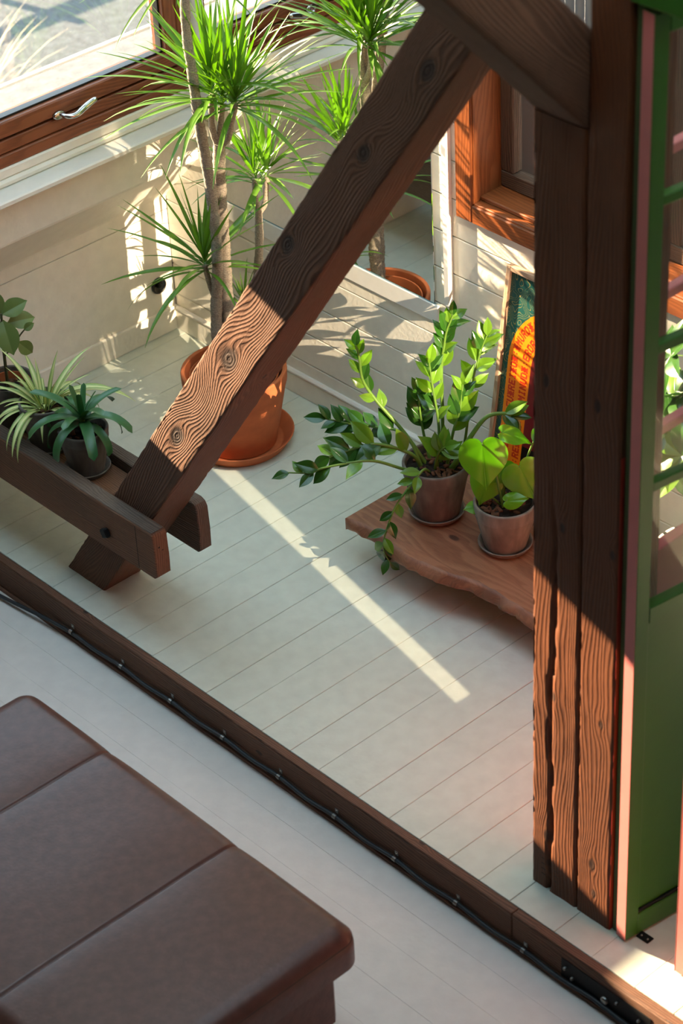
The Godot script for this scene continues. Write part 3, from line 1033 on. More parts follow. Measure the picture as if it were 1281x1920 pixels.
func build_step_fittings() -> void:
	var s := thing("step_beam", "dark brown wooden beam edging the raised platform", "step")
	for r in [[0.0, 3.175], [3.177, 6.5]]:
		part("beam", one_box(Vector3(r[0], -0.13, 1.3955), Vector3(r[1], -0.006, 1.428), 0.003, 0, Vector2(r[0], 0.0)), M.step_wood, s)
		part("worn_top", one_box(Vector3(r[0], -0.0058, 1.3955), Vector3(r[1], 0.0, 1.426), 0.0025, 0, Vector2(0.1, r[0])), M.step_wood, s)
	part("foot_strip", one_box(Vector3(0.0, -0.1305, 1.4285), Vector3(6.5, -0.116, 1.438), 0.002, 0), M.step_wood, s)
	var c := thing("black_cable", "black cable clipped along the foot of the wooden step", "cable")
	var pts := [Vector3(0.1, -0.118, 1.50), Vector3(0.55, -0.118, 1.485), Vector3(0.80, -0.112, 1.465), Vector3(1.0, -0.098, 1.447), Vector3(1.144, -0.092, 1.4385)]
	var clips := [1.144, 1.412, 1.667, 1.925, 2.191, 2.445, 2.706, 2.964, 3.233, 3.50, 3.77, 4.04, 4.31]
	for i in range(1, clips.size()):
		var y := -0.086 - 0.012 * clampf((clips[i] - 2.2) / 1.0, 0.0, 1.0)
		pts.append(Vector3((clips[i] + clips[i - 1]) / 2.0, y - 0.007, 1.4400))
		pts.append(Vector3(clips[i], y, 1.4385))
	var path := curve(pts, 4)
	var mb := MB.new()
	mb.tube(path, ramp(path.size(), 0.0066, 0.0066), 8)
	part("cable", mb.done(), M.rubber, c)
	var k := 0
	for x in clips.slice(0, 9):
		k += 1
		var y := -0.086 - 0.012 * clampf((x - 2.2) / 1.0, 0.0, 1.0)
		var o := thing("cable_clip", ["first", "second", "third", "fourth", "fifth", "sixth", "seventh", "eighth", "ninth"][k - 1] + " small steel cable clip on the step, counted from the left", "clip", Vector3(x, y, 1.4385), "steel clips holding the black cable")
		var b := MB.new()
		b.tube([Vector3(-0.007, 0, 0), Vector3(0.007, 0, 0)], [0.0085, 0.0085], 14)
		part("band", b.done(), M.steel, o)
		part("tab", one_box(Vector3(-0.007, 0.009, -0.0095), Vector3(0.007, 0.026, -0.0075), 0.0006), M.steel, o)
		b = MB.new()
		b.lathe([Vector2(0.0038, 0.0), Vector2(0.003, 0.0018), Vector2(0.0, 0.002)], 8)
		var sc := part("screw", b.done(), M.chrome, o)
		sc.transform = Transform3D(Basis(Vector3(1, 0, 0), PI / 2), Vector3(0, 0.018, -0.0076))
	var m := thing("metal_bracket", "dark metal bracket plate with bolts on the step at lower right", "bracket", Vector3(3.37, -0.075, 1.4285))
	part("plate", one_box(Vector3(0, -0.03, 0), Vector3(0.33, 0.042, 0.0018), 0.001), M.iron, m)
	for q in [[0.018, 0.014, 0.006], [0.045, -0.008, 0.006], [0.165, -0.006, 0.013], [0.21, 0.018, 0.005], [0.29, 0.008, 0.005]]:
		var b := MB.new()
		b.lathe([Vector2(q[2], 0.0), Vector2(q[2], 0.006), Vector2(q[2] * 0.7, 0.009), Vector2(0.0, 0.0095)], 14)
		var bo := part("bolt", b.done(), M.steel, m)
		bo.transform = Transform3D(Basis(Vector3(1, 0, 0), PI / 2), Vector3(q[0], q[1], 0.0018))


# ---------------------------------------------------------------- ottoman

# how far the leather is drawn in by the two stitched seams
func dip(px: float) -> float:
	var g := 0.0
	for s in [2.07, 2.638]:
		var d: float = absf(px - s)
		g += 0.007 * exp(-d * d / 0.000014) + 0.006 * exp(-d / 0.045)
	return g


func build_ottoman() -> void:
	var o := thing("leather_ottoman", "dark brown leather ottoman with three stitched sections on the lower floor", "ottoman")
	var x0 := 1.66
	var x1 := 3.135
	var z0 := 1.955
	var z1 := 2.86
	var yt := 0.30
	var yb := 0.165
	var r := 0.062
	var seams := [2.07, 2.638]
	var xs := []
	var x := x0 + r
	while x < x1 - r - 0.012:
		xs.append(x)
		var near := 1.0
		for s in seams:
			near = minf(near, absf(x - s))
		x += 0.0035 if near < 0.02 else (0.012 if near < 0.08 else 0.03)
	xs.append(x1 - r)
	var zs := []
	for i in 29:
		zs.append(lerpf(z0 + r, z1 - r, i / 28.0))
	# rings from the lower edge of the cushion to the top
	var rings := []
	rings = [[0.016, yb], [0.006, yb + 0.004], [0.0, yb + 0.012]]
	for k in 9:
		var a := k / 8.0 * PI / 2
		rings.append([r * (1.0 - cos(a)), yt - r + r * sin(a)])
	var rows := []
	var uvs := []
	for g in rings:
		var row := []
		var ur := []
		var rr: float = r - g[0]
		var pn := []
		for q in xs:
			pn.append([Vector2(q, z0 + r - rr), Vector2(0, -1)])
		for k in range(1, 8):
			var a := -PI / 2 + k / 8.0 * PI / 2
			pn.append([Vector2(x1 - r + cos(a) * rr, z0 + r + sin(a) * rr), Vector2(cos(a), sin(a))])
		for q in zs:
			pn.append([Vector2(x1 - r + rr, q), Vector2(1, 0)])
		for k in range(1, 8):
			var a := k / 8.0 * PI / 2
			pn.append([Vector2(x1 - r + cos(a) * rr, z1 - r + sin(a) * rr), Vector2(cos(a), sin(a))])
		for i in xs.size():
			pn.append([Vector2(xs[xs.size() - 1 - i], z1 - r + rr), Vector2(0, 1)])
		for k in range(1, 8):
			var a := PI / 2 + k / 8.0 * PI / 2
			pn.append([Vector2(x0 + r + cos(a) * rr, z1 - r + sin(a) * rr), Vector2(cos(a), sin(a))])
		for i in zs.size():
			pn.append([Vector2(x0 + r - rr, zs[zs.size() - 1 - i]), Vector2(-1, 0)])
		for k in range(1, 9):
			var a := PI + k / 8.0 * PI / 2
			pn.append([Vector2(x0 + r + cos(a) * rr, z0 + r + sin(a) * rr), Vector2(cos(a), sin(a))])
		for e in pn:
			var p: Vector2 = e[0]
			var nn: Vector2 = e[1]
			var d: float = dip(p.x) * clampf((g[1] - yb - 0.01) / 0.06, 0.0, 1.0)
			var lift: float = clampf((g[1] - (yt - r)) / r, 0.0, 1.0)
			row.append(Vector3(p.x - nn.x * d * (1.0 - lift), g[1] - d * lift, p.y - nn.y * d * (1.0 - lift)))
			ur.append(p)
		rows.append(row)
		uvs.append(ur)
	var mb := MB.new()
	mb.grid(rows, uvs, true)
	var top := []
	var tu := []
	var sag := noise(77, 2.2)
	for zi in zs.size():
		var row := PackedVector3Array()
		var ur := PackedVector2Array()
		for q in xs:
			var inx := clampf(minf(q - x0 - r, x1 - r - q) / 0.12, 0.0, 1.0)
			var inz := clampf(minf(zs[zi] - z0 - r, z1 - r - zs[zi]) / 0.12, 0.0, 1.0)
			row.append(Vector3(q, yt - dip(q) + (0.005 + 0.003 * sag.get_noise_2d(q, zs[zi])) * inx * inz, zs[zi]))
			ur.append(Vector2(q, zs[zi]))
		top.append(row)
		tu.append(ur)
	mb.grid(top, tu)
	part("cushion", mb.done(), M.leather, o)
	part("base", one_box(Vector3(x0 + 0.03, -0.075, z0 + 0.05), Vector3(x1 - 0.055, yb + 0.006, z1 - 0.03), 0.02), M.leather, o)
	# stitched seams
	for s in seams:
		var b := MB.new()
		var line := []
		for i in 40:
			line.append(Vector3(s, yt - dip(s) + 0.0005, lerpf(z0 + r, z1 - r, i / 39.0)))
		b.tube(line, ramp(40, 0.0011, 0.0011), 5)
		part("seam", b.done(), M.leather_seam, o)
	var b2 := MB.new()
	var ring := []
	for i in rows[5].size():
		var p: Vector3 = rows[5][i]
		ring.append(p)
	b2.tube(ring, ramp(ring.size(), 0.0013, 0.0013), 5, false)
	part("seam", b2.done(), M.leather_seam, o)
	for p in [[x0 + 0.1, z0 + 0.12], [x1 - 0.13, z0 + 0.12], [x0 + 0.1, z1 - 0.1], [x1 - 0.13, z1 - 0.1]]:
		var fb := MB.new()
		fb.lathe([Vector2(0.0, -0.13), Vector2(0.022, -0.13), Vector2(0.026, -0.076), Vector2(0.0, -0.074)], 16, Vector3(p[0], 0, p[1]))
		part("foot", fb.done(), M.black_plastic, o)


# ---------------------------------------------------------------- leaves

# long leaf, one metre, growing along +y and bending towards +z; upper side faces -z
func strap_mesh(width: float, bend: float, fold: float, n: int, mid: Color, edge: Color, rim: Color, widest := 0.3, blunt := 0.0) -> ArrayMesh:
	var mb := MB.new()
	var rows := []
	var uvs := []
	var cols := []
	var p := Vector2.ZERO
	for i in n + 1:
		var s := float(i) / n
		var a := bend * pow(s, 1.2)
		var w := width * 0.5 * (pow(s / widest, 0.5) * 0.45 + 0.55 * s / widest if s < widest else pow(maxf(1.0 - pow((s - widest) / (1.0 - widest), 1.6), 0.0), 0.85)) * (1.0 - blunt) + width * 0.5 * blunt * (1.0 if s < 0.93 else (1.0 - s) / 0.07)
		w = maxf(w, width * 0.02 if s > 0.5 else width * 0.22)
		var back := Vector2(-sin(a), cos(a))   # across the bend: (y, z) of the underside
		var row := PackedVector3Array()
		var ur := PackedVector2Array()
		var cr := PackedColorArray()
		for k in [-1.0, -0.82, 0.0, 0.82, 1.0]:
			var lift: float = absf(k) * w * fold
			var q := p - back * lift
			row.append(Vector3(w * k, q.x, q.y))
			ur.append(Vector2(k, s))
			cr.append(mid if k == 0.0 else (rim if absf(k) == 1.0 else edge))
		rows.append(row)
		uvs.append(ur)
		cols.append(cr)
		p += Vector2(cos(a), sin(a)) / n
	mb.grid(rows, uvs, false, cols)
	return mb.done(true)


# broad leaf, one metre from stalk to tip; half-width from a profile
func broad_mesh(prof: Array, bend: float, fold: float, wave: float, mid: Color, body: Color) -> ArrayMesh:
	var mb := MB.new()
	var rows := []
	var uvs := []
	var cols := []
	var n := 14
	for i in n + 1:
		var s := float(i) / n
		var f := s * (prof.size() - 1)
		var k0 := mini(int(f), prof.size() - 2)
		var w := cubic_interpolate(prof[k0], prof[k0 + 1], prof[maxi(k0 - 1, 0)], prof[mini(k0 + 2, prof.size() - 1)], f - k0)
		var row := PackedVector3Array()
		var ur := PackedVector2Array()
		var cr := PackedColorArray()
		for k in [-1.0, -0.66, -0.33, -0.05, 0.0, 0.05, 0.33, 0.66, 1.0]:
			var lift: float = fold * w * absf(k) * (1.4 - 0.5 * absf(k))
			var z: float = bend * s * s - lift + wave * w * sin(s * 17.0 + k * 2.0) * absf(k)
			row.append(Vector3(w * k, s * (1.0 - 0.15 * absf(bend) * s), z))
			ur.append(Vector2(k, s))
			cr.append(mid if absf(k) < 0.04 else body)
		rows.append(row)
		uvs.append(ur)
		cols.append(cr)
	mb.grid(rows, uvs, false, cols)
	return mb.done(true)


# heart-shaped leaf, stalk at the origin, tip at y = 1
func heart_mesh(bend: float, cup: float) -> ArrayMesh:
	var mb := MB.new()
	var rows := []
	var uvs := []
	var cols := []
	var nseg := 48
	for k in 8:
		var t := k / 7.0
		var row := PackedVector3Array()
		var ur := PackedVector2Array()
		var cr := PackedColorArray()
		for j in nseg + 1:
			var a := TAU * j / nseg
			var hx := 16.0 * pow(sin(a), 3.0) / 30.0
			var hy := -(13.0 * cos(a) - 3.0 * cos(2.0 * a) - 1.5 * cos(3.0 * a) - 0.7 * cos(4.0 * a)) / 22.0
			var tipness := maxf(0.0, hy - 0.45)
			var p := Vector2(hx * (1.0 - 0.15 * tipness), hy + 0.355) * 1.0
			p = Vector2(p.x, p.y) * t
			var z := bend * p.y * absf(p.y) + cup * p.x * p.x - 0.10 * absf(p.x) + 0.015 * sin(a * 9.0) * t * t
			row.append(Vector3(p.x, p.y, z))
			ur.append(p)
			cr.append(Color(1.12, 1.10, 1.0) if absf(p.x) < 0.02 else Color(1, 1, 1))
		rows.append(row)
		uvs.append(ur)
		cols.append(cr)
	rows.reverse()
	uvs.reverse()
	cols.reverse()
	mb.grid(rows, uvs, true, cols)
	return mb.done(true)


func leaf(parent: Node, mesh: Mesh, m: Material, base: Vector3, dir: Vector3, towards: Vector3, size: Vector2) -> void:
	var y := dir.normalized()
	var z := towards - y * towards.dot(y)
	if z.length() < 1e-3:
		z = Vector3.RIGHT - y * y.x
	z = z.normalized()
	var o := part("leaf", mesh, m, parent)
	o.transform = Transform3D(Basis(y.cross(z) * size.x, y * size.y, z * size.y), base)


func stalk(parent: Node, called: String, pts: Array, r0: float, r1: float, m: Material, rings := 0.0, steps := 6) -> Array:
	var path := curve(pts, steps)
	var mb := MB.new()
	var radii := ramp(path.size(), r0, r1)
	if rings > 0.0:
		# leaf scars: small steps round the trunk
		var fine := []
		var fr := []
		for i in path.size() - 1:
			var n := maxi(1, int((path[i + 1] - path[i]).length() / 0.006))
			for k in n:
				fine.append(path[i].lerp(path[i + 1], float(k) / n))
				fr.append(lerpf(radii[i], radii[i + 1], float(k) / n) * (1.0 + rings * (float(fine.size() % 4) / 3.0 - 0.5) + rings * 0.5 * sin(fine.size() * 0.37)))
		fine.append(path[-1])
		fr.append(radii[-1])
		mb.tube(fine, fr, 10)
	else:
		mb.tube(path, radii, 8)
	part(called, mb.done(), m, parent)
	return path


# ---------------------------------------------------------------- pots

func pot_mesh(r: float, rb: float, h: float, collar: float, wall := 0.009) -> ArrayMesh:
	var mb := MB.new()
	var yc := h - collar
	var rc := lerpf(rb, r, 0.86)
	mb.lathe([Vector2(0.0, 0.0), Vector2(rb - 0.004, 0.0), Vector2(rb, 0.004), Vector2(lerpf(rb, rc, 0.5), yc * 0.5), Vector2(rc, yc - 0.004), Vector2(rc + 0.002, yc), Vector2(r - 0.005, yc + 0.006), Vector2(r - 0.002, yc + 0.012), Vector2(r, h - 0.006), Vector2(r - 0.002, h - 0.001), Vector2(r - 0.005, h), Vector2(r - wall, h - 0.001), Vector2(r - wall - 0.002, h - 0.006), Vector2(r - wall - 0.008, h - 0.06)], 44)
	return mb.done()


func saucer(called: String, label: String, at: Vector3, r: float, h: float, m: Material, group := "") -> void:
	var o := thing(called, label, "saucer", at, group)
	var mb := MB.new()
	mb.lathe([Vector2(0.0, 0.0), Vector2(r * 0.82, 0.0), Vector2(r * 0.86, 0.003), Vector2(r - 0.002, h - 0.004), Vector2(r, h - 0.001), Vector2(r - 0.003, h), Vector2(r - 0.008, h - 0.002), Vector2(r * 0.84 - 0.006, 0.009), Vector2(r * 0.80 - 0.006, 0.007), Vector2(0.0, 0.007)], 44)
	part("dish", mb.done(), m, o)


func soil_mesh(r: float, s: int) -> ArrayMesh:
	var mb := MB.new()
	var nz := noise(s, 38.0, 2)
	var rows := []
	var uvs := []
	for k in 13:
		var row := PackedVector3Array()
		var ur := PackedVector2Array()
		for j in 41:
			var a := TAU * j / 40
			var p := Vector2(cos(a), sin(a)) * r * (1.0 - k / 12.0)
			row.append(Vector3(p.x, 0.012 * nz.get_noise_2d(p.x, p.y) + 0.006 * (k / 12.0), p.y))
			ur.append(p)
		rows.append(row)
		uvs.append(ur)
	mb.grid(rows, uvs, true)
	return mb.done()


func pot(o: Node, r: float, rb: float, h: float, collar: float, m: Material, s: int, deep := 0.025) -> void:
	var p := part("pot", pot_mesh(r, rb, h, collar), m, o)
	var so := part("soil", soil_mesh(r - 0.012, s), M.soil, p)
	so.position.y = h - deep


func chips(o: Node, r: float, y: float, count: int) -> void:
	var mesh := one_box(Vector3(-0.012, -0.004, -0.006), Vector3(0.012, 0.004, 0.006), 0.002)
	for k in count:
		var c := part("bark_chip", mesh, M.bark_chip, o)
		var a := rng.randf() * TAU
		var q := sqrt(rng.randf()) * r
		c.transform = Transform3D(Basis.from_euler(Vector3(rng.randf_range(-0.4, 0.4), rng.randf() * TAU, rng.randf_range(-0.4, 0.4))).scaled(Vector3.ONE * rng.randf_range(0.6, 1.2)), Vector3(cos(a) * q, y + rng.randf_range(0.0, 0.006), sin(a) * q))


# ---------------------------------------------------------------- tall plant

func crown(o: Node3D, at: Vector3, axis: Vector3, meshes: Array, n: int, lo: float, hi: float, spread: float, w: float, m: Material) -> void:
	var ax := axis.normalized()
	var e1 := ax.cross(Vector3(0.3, 0.1, 0.9)).normalized()
	var e2 := ax.cross(e1)
	for k in n:
		var t := (k + 0.5) / n
		var a := k * 2.39996 + rng.randf_range(-0.3, 0.3)
		var th := deg_to_rad(lerpf(6.0, spread, pow(t, 0.85)) + rng.randf_range(-8, 8))
		var dir := ax * cos(th) + (e1 * cos(a) + e2 * sin(a)) * sin(th)
		var len := lerpf(lo, hi, rng.randf()) * lerpf(0.75, 1.0, minf(1.0, t * 2.5))
		var b := clampi(int(t * meshes.size() * 0.95 + rng.randf_range(-0.6, 0.6)), 0, meshes.size() - 1)
		# leaves turn aside before the mirror wall and the window
		var here: Vector3 = at + o.position
		var minx := 0.34 if here.y > 0.95 else 0.03
		var lz := clampf((0.095 - here.z) / len, -1.0, 0.0)
		if dir.z < lz:
			var k1 := sqrt((1.0 - lz * lz) / maxf(1.0 - dir.z * dir.z, 0.01))
			dir = Vector3(dir.x * k1, dir.y * k1, lz)
		var lx := clampf((minx - here.x) / len, -1.0, 0.0)
		if dir.x < lx:
			dir.x = lx
		leaf(o, meshes[b], m, at + ax * lerpf(0.035, -0.03, t) + dir * 0.006, dir, Vector3.DOWN + 0.15 * Vector3(rng.randf_range(-1, 1), 0, rng.randf_range(-1, 1)), Vector2(len * w * rng.randf_range(0.8, 1.2), len))


func moved(pts: Array, by: Vector3) -> Array:
	var out := []
	for p in pts:
		out.append(p + by)
	return out


func build_dracaena() -> void:
	var c := Vector3(0.79, 0.0, 0.37)
	saucer("plant_saucer", "wide terracotta saucer under the tall dragon tree's pot", c, 0.205, 0.048, M.terracotta)
	var o := thing("potted_dragon_tree", "tall dragon tree with several trunks in a terracotta pot in the corner", "potted plant", c + Vector3(0, 0.0085, 0))
	part("pot", pot_mesh(0.192, 0.140, 0.305, 0.06, 0.014), M.terracotta, o)
	var mb := MB.new()
	mb.lathe([Vector2(0.150, 0.22), Vector2(0.163, 0.284), Vector2(0.160, 0.287), Vector2(0.157, 0.284), Vector2(0.146, 0.22)], 40)
	part("inner_pot", mb.done(), M.terracotta, o)
	var so := part("soil", soil_mesh(0.165, 5), M.soil, o)
	so.position.y = 0.252
	chips(o, 0.135, 0.256, 90)
	var k := -c - Vector3(0, 0.0085, 0)
	stalk(o, "trunk", moved([Vector3(0.752, 0.24, 0.405), Vector3(0.760, 0.517, 0.405), Vector3(0.775, 0.775, 0.388), Vector3(0.780, 1.011, 0.396), Vector3(0.782, 1.159, 0.409), Vector3(0.790, 1.319, 0.431), Vector3(0.800, 1.494, 0.449), Vector3(0.803, 1.641, 0.461), Vector3(0.814, 1.802, 0.464), Vector3(0.814, 1.875, 0.464)], k), 0.022, 0.015, M.bark, 0.10)
	stalk(o, "trunk", moved([Vector3(0.79, 0.24, 0.365), Vector3(0.778, 0.591, 0.364), Vector3(0.778, 0.847, 0.358), Vector3(0.778, 1.054, 0.354), Vector3(0.783, 1.200, 0.347)], k), 0.024, 0.021, M.bark, 0.10)
	stalk(o, "trunk", moved([Vector3(0.760, 0.24, 0.290), Vector3(0.783, 0.543, 0.242), Vector3(0.801, 0.737, 0.221), Vector3(0.806, 0.895, 0.215)], k), 0.017, 0.014, M.bark, 0.10)
	for f in [[Vector3(0.783, 1.185, 0.348), Vector3(0.772, 1.247, 0.361), Vector3(0.771, 1.306, 0.361), Vector3(0.777, 1.384, 0.354)], [Vector3(0.783, 1.185, 0.348), Vector3(0.781, 1.250, 0.335), Vector3(0.790, 1.338, 0.325)], [Vector3(0.783, 1.185, 0.348), Vector3(0.820, 1.228, 0.336), Vector3(0.838, 1.288, 0.331), Vector3(0.850, 1.355, 0.317)], [Vector3(0.806, 0.885, 0.215), Vector3(0.809, 0.953, 0.227), Vector3(0.811, 1.026, 0.225)], [Vector3(0.806, 0.885, 0.215), Vector3(0.815, 0.920, 0.190), Vector3(0.824, 1.023, 0.180)], [Vector3(0.76, 0.50, 0.372), Vector3(0.742, 0.560, 0.380), Vector3(0.730, 0.631, 0.393), Vector3(0.720, 0.723, 0.405)]]:
		stalk(o, "branch", moved(f, k), 0.013 if f[0].y > 1.0 else 0.010, 0.010, M.bark, 0.10)
	stalk(o, "branch", moved([Vector3(0.75, 0.25, 0.268), Vector3(0.749, 0.40, 0.266), Vector3(0.749, 0.506, 0.265)], k), 0.006, 0.005, M.bark, 0.08)
	var ms := []
	for b in [0.04, 0.12, 0.28, 0.50, 0.95]:
		ms.append(strap_mesh(0.052, b, 0.35, 9, Color(1.0, 1.0, 1.0), Color(0.88, 0.95, 0.85), Color(0.9, 0.55, 0.35)))
	var w := 1.0
	crown(o, Vector3(0.777, 1.392, 0.354) + k, Vector3(-0.10, 1, 0.08), ms, 46, 0.30, 0.44, 86.0, w, M.dracaena_leaf)
	crown(o, Vector3(0.790, 1.346, 0.325) + k, Vector3(0.0, 1, -0.1), ms, 26, 0.28, 0.40, 70.0, w, M.dracaena_leaf)
	crown(o, Vector3(0.850, 1.363, 0.317) + k, Vector3(0.2, 1, 0.0), ms, 52, 0.32, 0.47, 88.0, w, M.dracaena_leaf)
	crown(o, Vector3(0.814, 1.88, 0.464) + k, Vector3(0.05, 1, 0.1), ms, 30, 0.30, 0.42, 100.0, w, M.dracaena_leaf)
	crown(o, Vector3(0.811, 1.034, 0.225) + k, Vector3(-0.1, 1, 0.1), ms, 26, 0.20, 0.32, 80.0, 1.2, M.dracaena_leaf)
	crown(o, Vector3(0.824, 1.031, 0.180) + k, Vector3(0.2, 1, -0.1), ms, 28, 0.22, 0.34, 88.0, 1.2, M.dracaena_leaf)
	crown(o, Vector3(0.720, 0.730, 0.405) + k, Vector3(-0.12, 1, 0.05), ms, 40, 0.22, 0.40, 88.0, 1.2, M.dracaena_leaf)
	crown(o, Vector3(0.749, 0.512, 0.265) + k, Vector3(0, 1, 0), ms, 24, 0.10, 0.17, 85.0, 1.3, M.dracaena_leaf)


# ---------------------------------------------------------------- three small plants on the tray

func build_tray_plants() -> void:
	var y := 0.3985
	var zc := 1.205
	var spots := [0.615, 0.812, 1.02]
	var where := ["under the broad-leaved plant at the left edge", "under the striped spider plant", "under the dark strap-leaved plant next to the strut"]
	for i in 3:
		saucer("plant_saucer", "grey clay saucer " + where[i], Vector3(spots[i], y, zc), 0.079, 0.022, M.dark_clay, "grey saucers on the tray board")
	# broad-leaved young tree
	var a := thing("potted_rubber_plant", "young plant with broad dull green leaves in a grey pot, leftmost on the tray", "potted plant", Vector3(spots[0], y + 0.0075, zc))
	pot(a, 0.088, 0.060, 0.178, 0.038, M.dark_clay, 21, 0.05)
	var mb := MB.new()
	mb.lathe([Vector2(0.071, 0.10), Vector2(0.077, 0.158), Vector2(0.075, 0.160), Vector2(0.073, 0.158), Vector2(0.068, 0.10)], 30)
	part("inner_pot", mb.done(), M.terracotta, a)
	chips(a, 0.06, 0.130, 30)
	var k := -a.position
	stalk(a, "stem", [Vector3(0.612, 0.52, 1.21) + k, Vector3(0.611, 0.686, 1.205) + k, Vector3(0.615, 0.780, 1.200) + k, Vector3(0.617, 0.835, 1.198) + k], 0.006, 0.004, M.dark_stem)
	stalk(a, "branch", [Vector3(0.611, 0.670, 1.205) + k, Vector3(0.634, 0.709, 1.179) + k, Vector3(0.652, 0.749, 1.158) + k, Vector3(0.663, 0.769, 1.145) + k], 0.0035, 0.0025, M.dark_stem)
	var bm := broad_mesh([0.02, 0.22, 0.33, 0.32, 0.22, 0.0], 0.15, 0.25, 0.03, Color(1.15, 1.15, 1.0), Color.WHITE)
	for l in [[0.618, 0.832, 1.196, 0.665, 0.874, 1.143, 0.10], [0.618, 0.811, 1.196, 0.664, 0.746, 1.212, 0.125], [0.617, 0.79, 1.18, 0.647, 0.793, 1.110, 0.10], [0.617, 0.836, 1.198, 0.600, 0.90, 1.215, 0.10], [0.661, 0.767, 1.147, 0.680, 0.788, 1.127, 0.045], [0.640, 0.722, 1.165, 0.662, 0.661, 1.119, 0.08], [0.615, 0.80, 1.2, 0.56, 0.79, 1.24, 0.11], [0.615, 0.815, 1.2, 0.55, 0.84, 1.17, 0.10]]:
		var p := Vector3(l[0], l[1], l[2])
		var q := Vector3(l[3], l[4], l[5])
		leaf(a, bm, M.rubber_leaf, p + k, q - p, Vector3(-0.5, -0.6, -0.5), Vector2(l[6] * 0.95, l[6]))
	# spider plant
	var s := thing("potted_spider_plant", "spider plant with yellow-striped arching leaves in a grey pot, middle of the tray", "potted plant", Vector3(spots[1], y + 0.0075, zc))
	pot(s, 0.088, 0.060, 0.176, 0.038, M.dark_clay, 22, 0.035)
	chips(s, 0.065, 0.143, 30)
	var sm := []
	for b in [0.35, 0.9, 1.5, 2.1]:
		sm.append(strap_mesh(0.090, b, 0.4, 12, Color(0.72, 0.70, 0.32), Color(0.26, 0.38, 0.09), Color(0.15, 0.26, 0.06), 0.35))
	for i in 34:
		var t := (i + 0.5) / 34.0
		var az := i * 2.39996 + rng.randf_range(-0.4, 0.4)
		var th := deg_to_rad(lerpf(10.0, 70.0, t) + rng.randf_range(-8, 8))
		var dir := Vector3(cos(az) * sin(th), cos(th), sin(az) * sin(th))
		var len := rng.randf_range(0.15, 0.27) if t > 0.2 else rng.randf_range(0.12, 0.18)
		leaf(s, sm[clampi(int(t * 4.2 + rng.randf_range(-0.7, 0.7)), 0, 3)], M.spider_leaf, Vector3(cos(az) * 0.018, 0.140, sin(az) * 0.018), dir, Vector3.DOWN, Vector2(len, len))
	# the long leaves that reach out
	for l in [[Vector3(0.62, 0.72, -0.62), 0.34, 2], [Vector3(0.60, 0.85, -0.55), 0.32, 2], [Vector3(-0.35, 0.9, 0.30), 0.20, 0], [Vector3(-0.75, 0.55, 0.6), 0.26, 3], [Vector3(-0.5, 0.4, 0.9), 0.28, 3], [Vector3(0.35, 0.4, 0.9), 0.26, 3], [Vector3(0.1, 0.5, 0.9), 0.24, 3]]:
		leaf(s, sm[l[2]], M.spider_leaf, Vector3(0, 0.142, 0), l[0], Vector3.DOWN, Vector2(l[1] * 0.85, l[1]))
	# strap-leaved plant
	var d := thing("potted_strap_plant", "dark green strap-leaved plant in a grey pot next to the strut", "potted plant", Vector3(spots[2], y + 0.0075, zc))
	pot(d, 0.085, 0.058, 0.165, 0.036, M.dark_clay, 23, 0.03)
	chips(d, 0.06, 0.137, 24)
	stalk(d, "stem", [Vector3(0, 0.12, 0), Vector3(0.002, 0.17, 0.0), Vector3(0.004, 0.205, 0)], 0.011, 0.008, M.stem)
	var dm := []
	for b in [0.2, 1.0, 1.8, 2.3]:
		dm.append(strap_mesh(0.19, b, 0.25, 12, Color(0.85, 0.95, 0.85), Color.WHITE, Color(0.85, 0.95, 0.9), 0.3, 0.75))
	for i in 20:
		var t := (i + 0.5) / 20.0
		var az := i * 2.39996 + 0.7
		var th := deg_to_rad(lerpf(8.0, 78.0, pow(t, 0.7)))
		var dir := Vector3(cos(az) * sin(th), cos(th), sin(az) * sin(th))
		leaf(d, dm[clampi(int(t * 4.4), 0, 3)], M.strap_leaf, Vector3(0.004, lerpf(0.205, 0.175, t), 0) + dir * 0.008, dir, Vector3.DOWN, Vector2.ONE * (rng.randf_range(0.16, 0.21) if t > 0.25 else 0.11))


# ---------------------------------------------------------------- bench with its plants

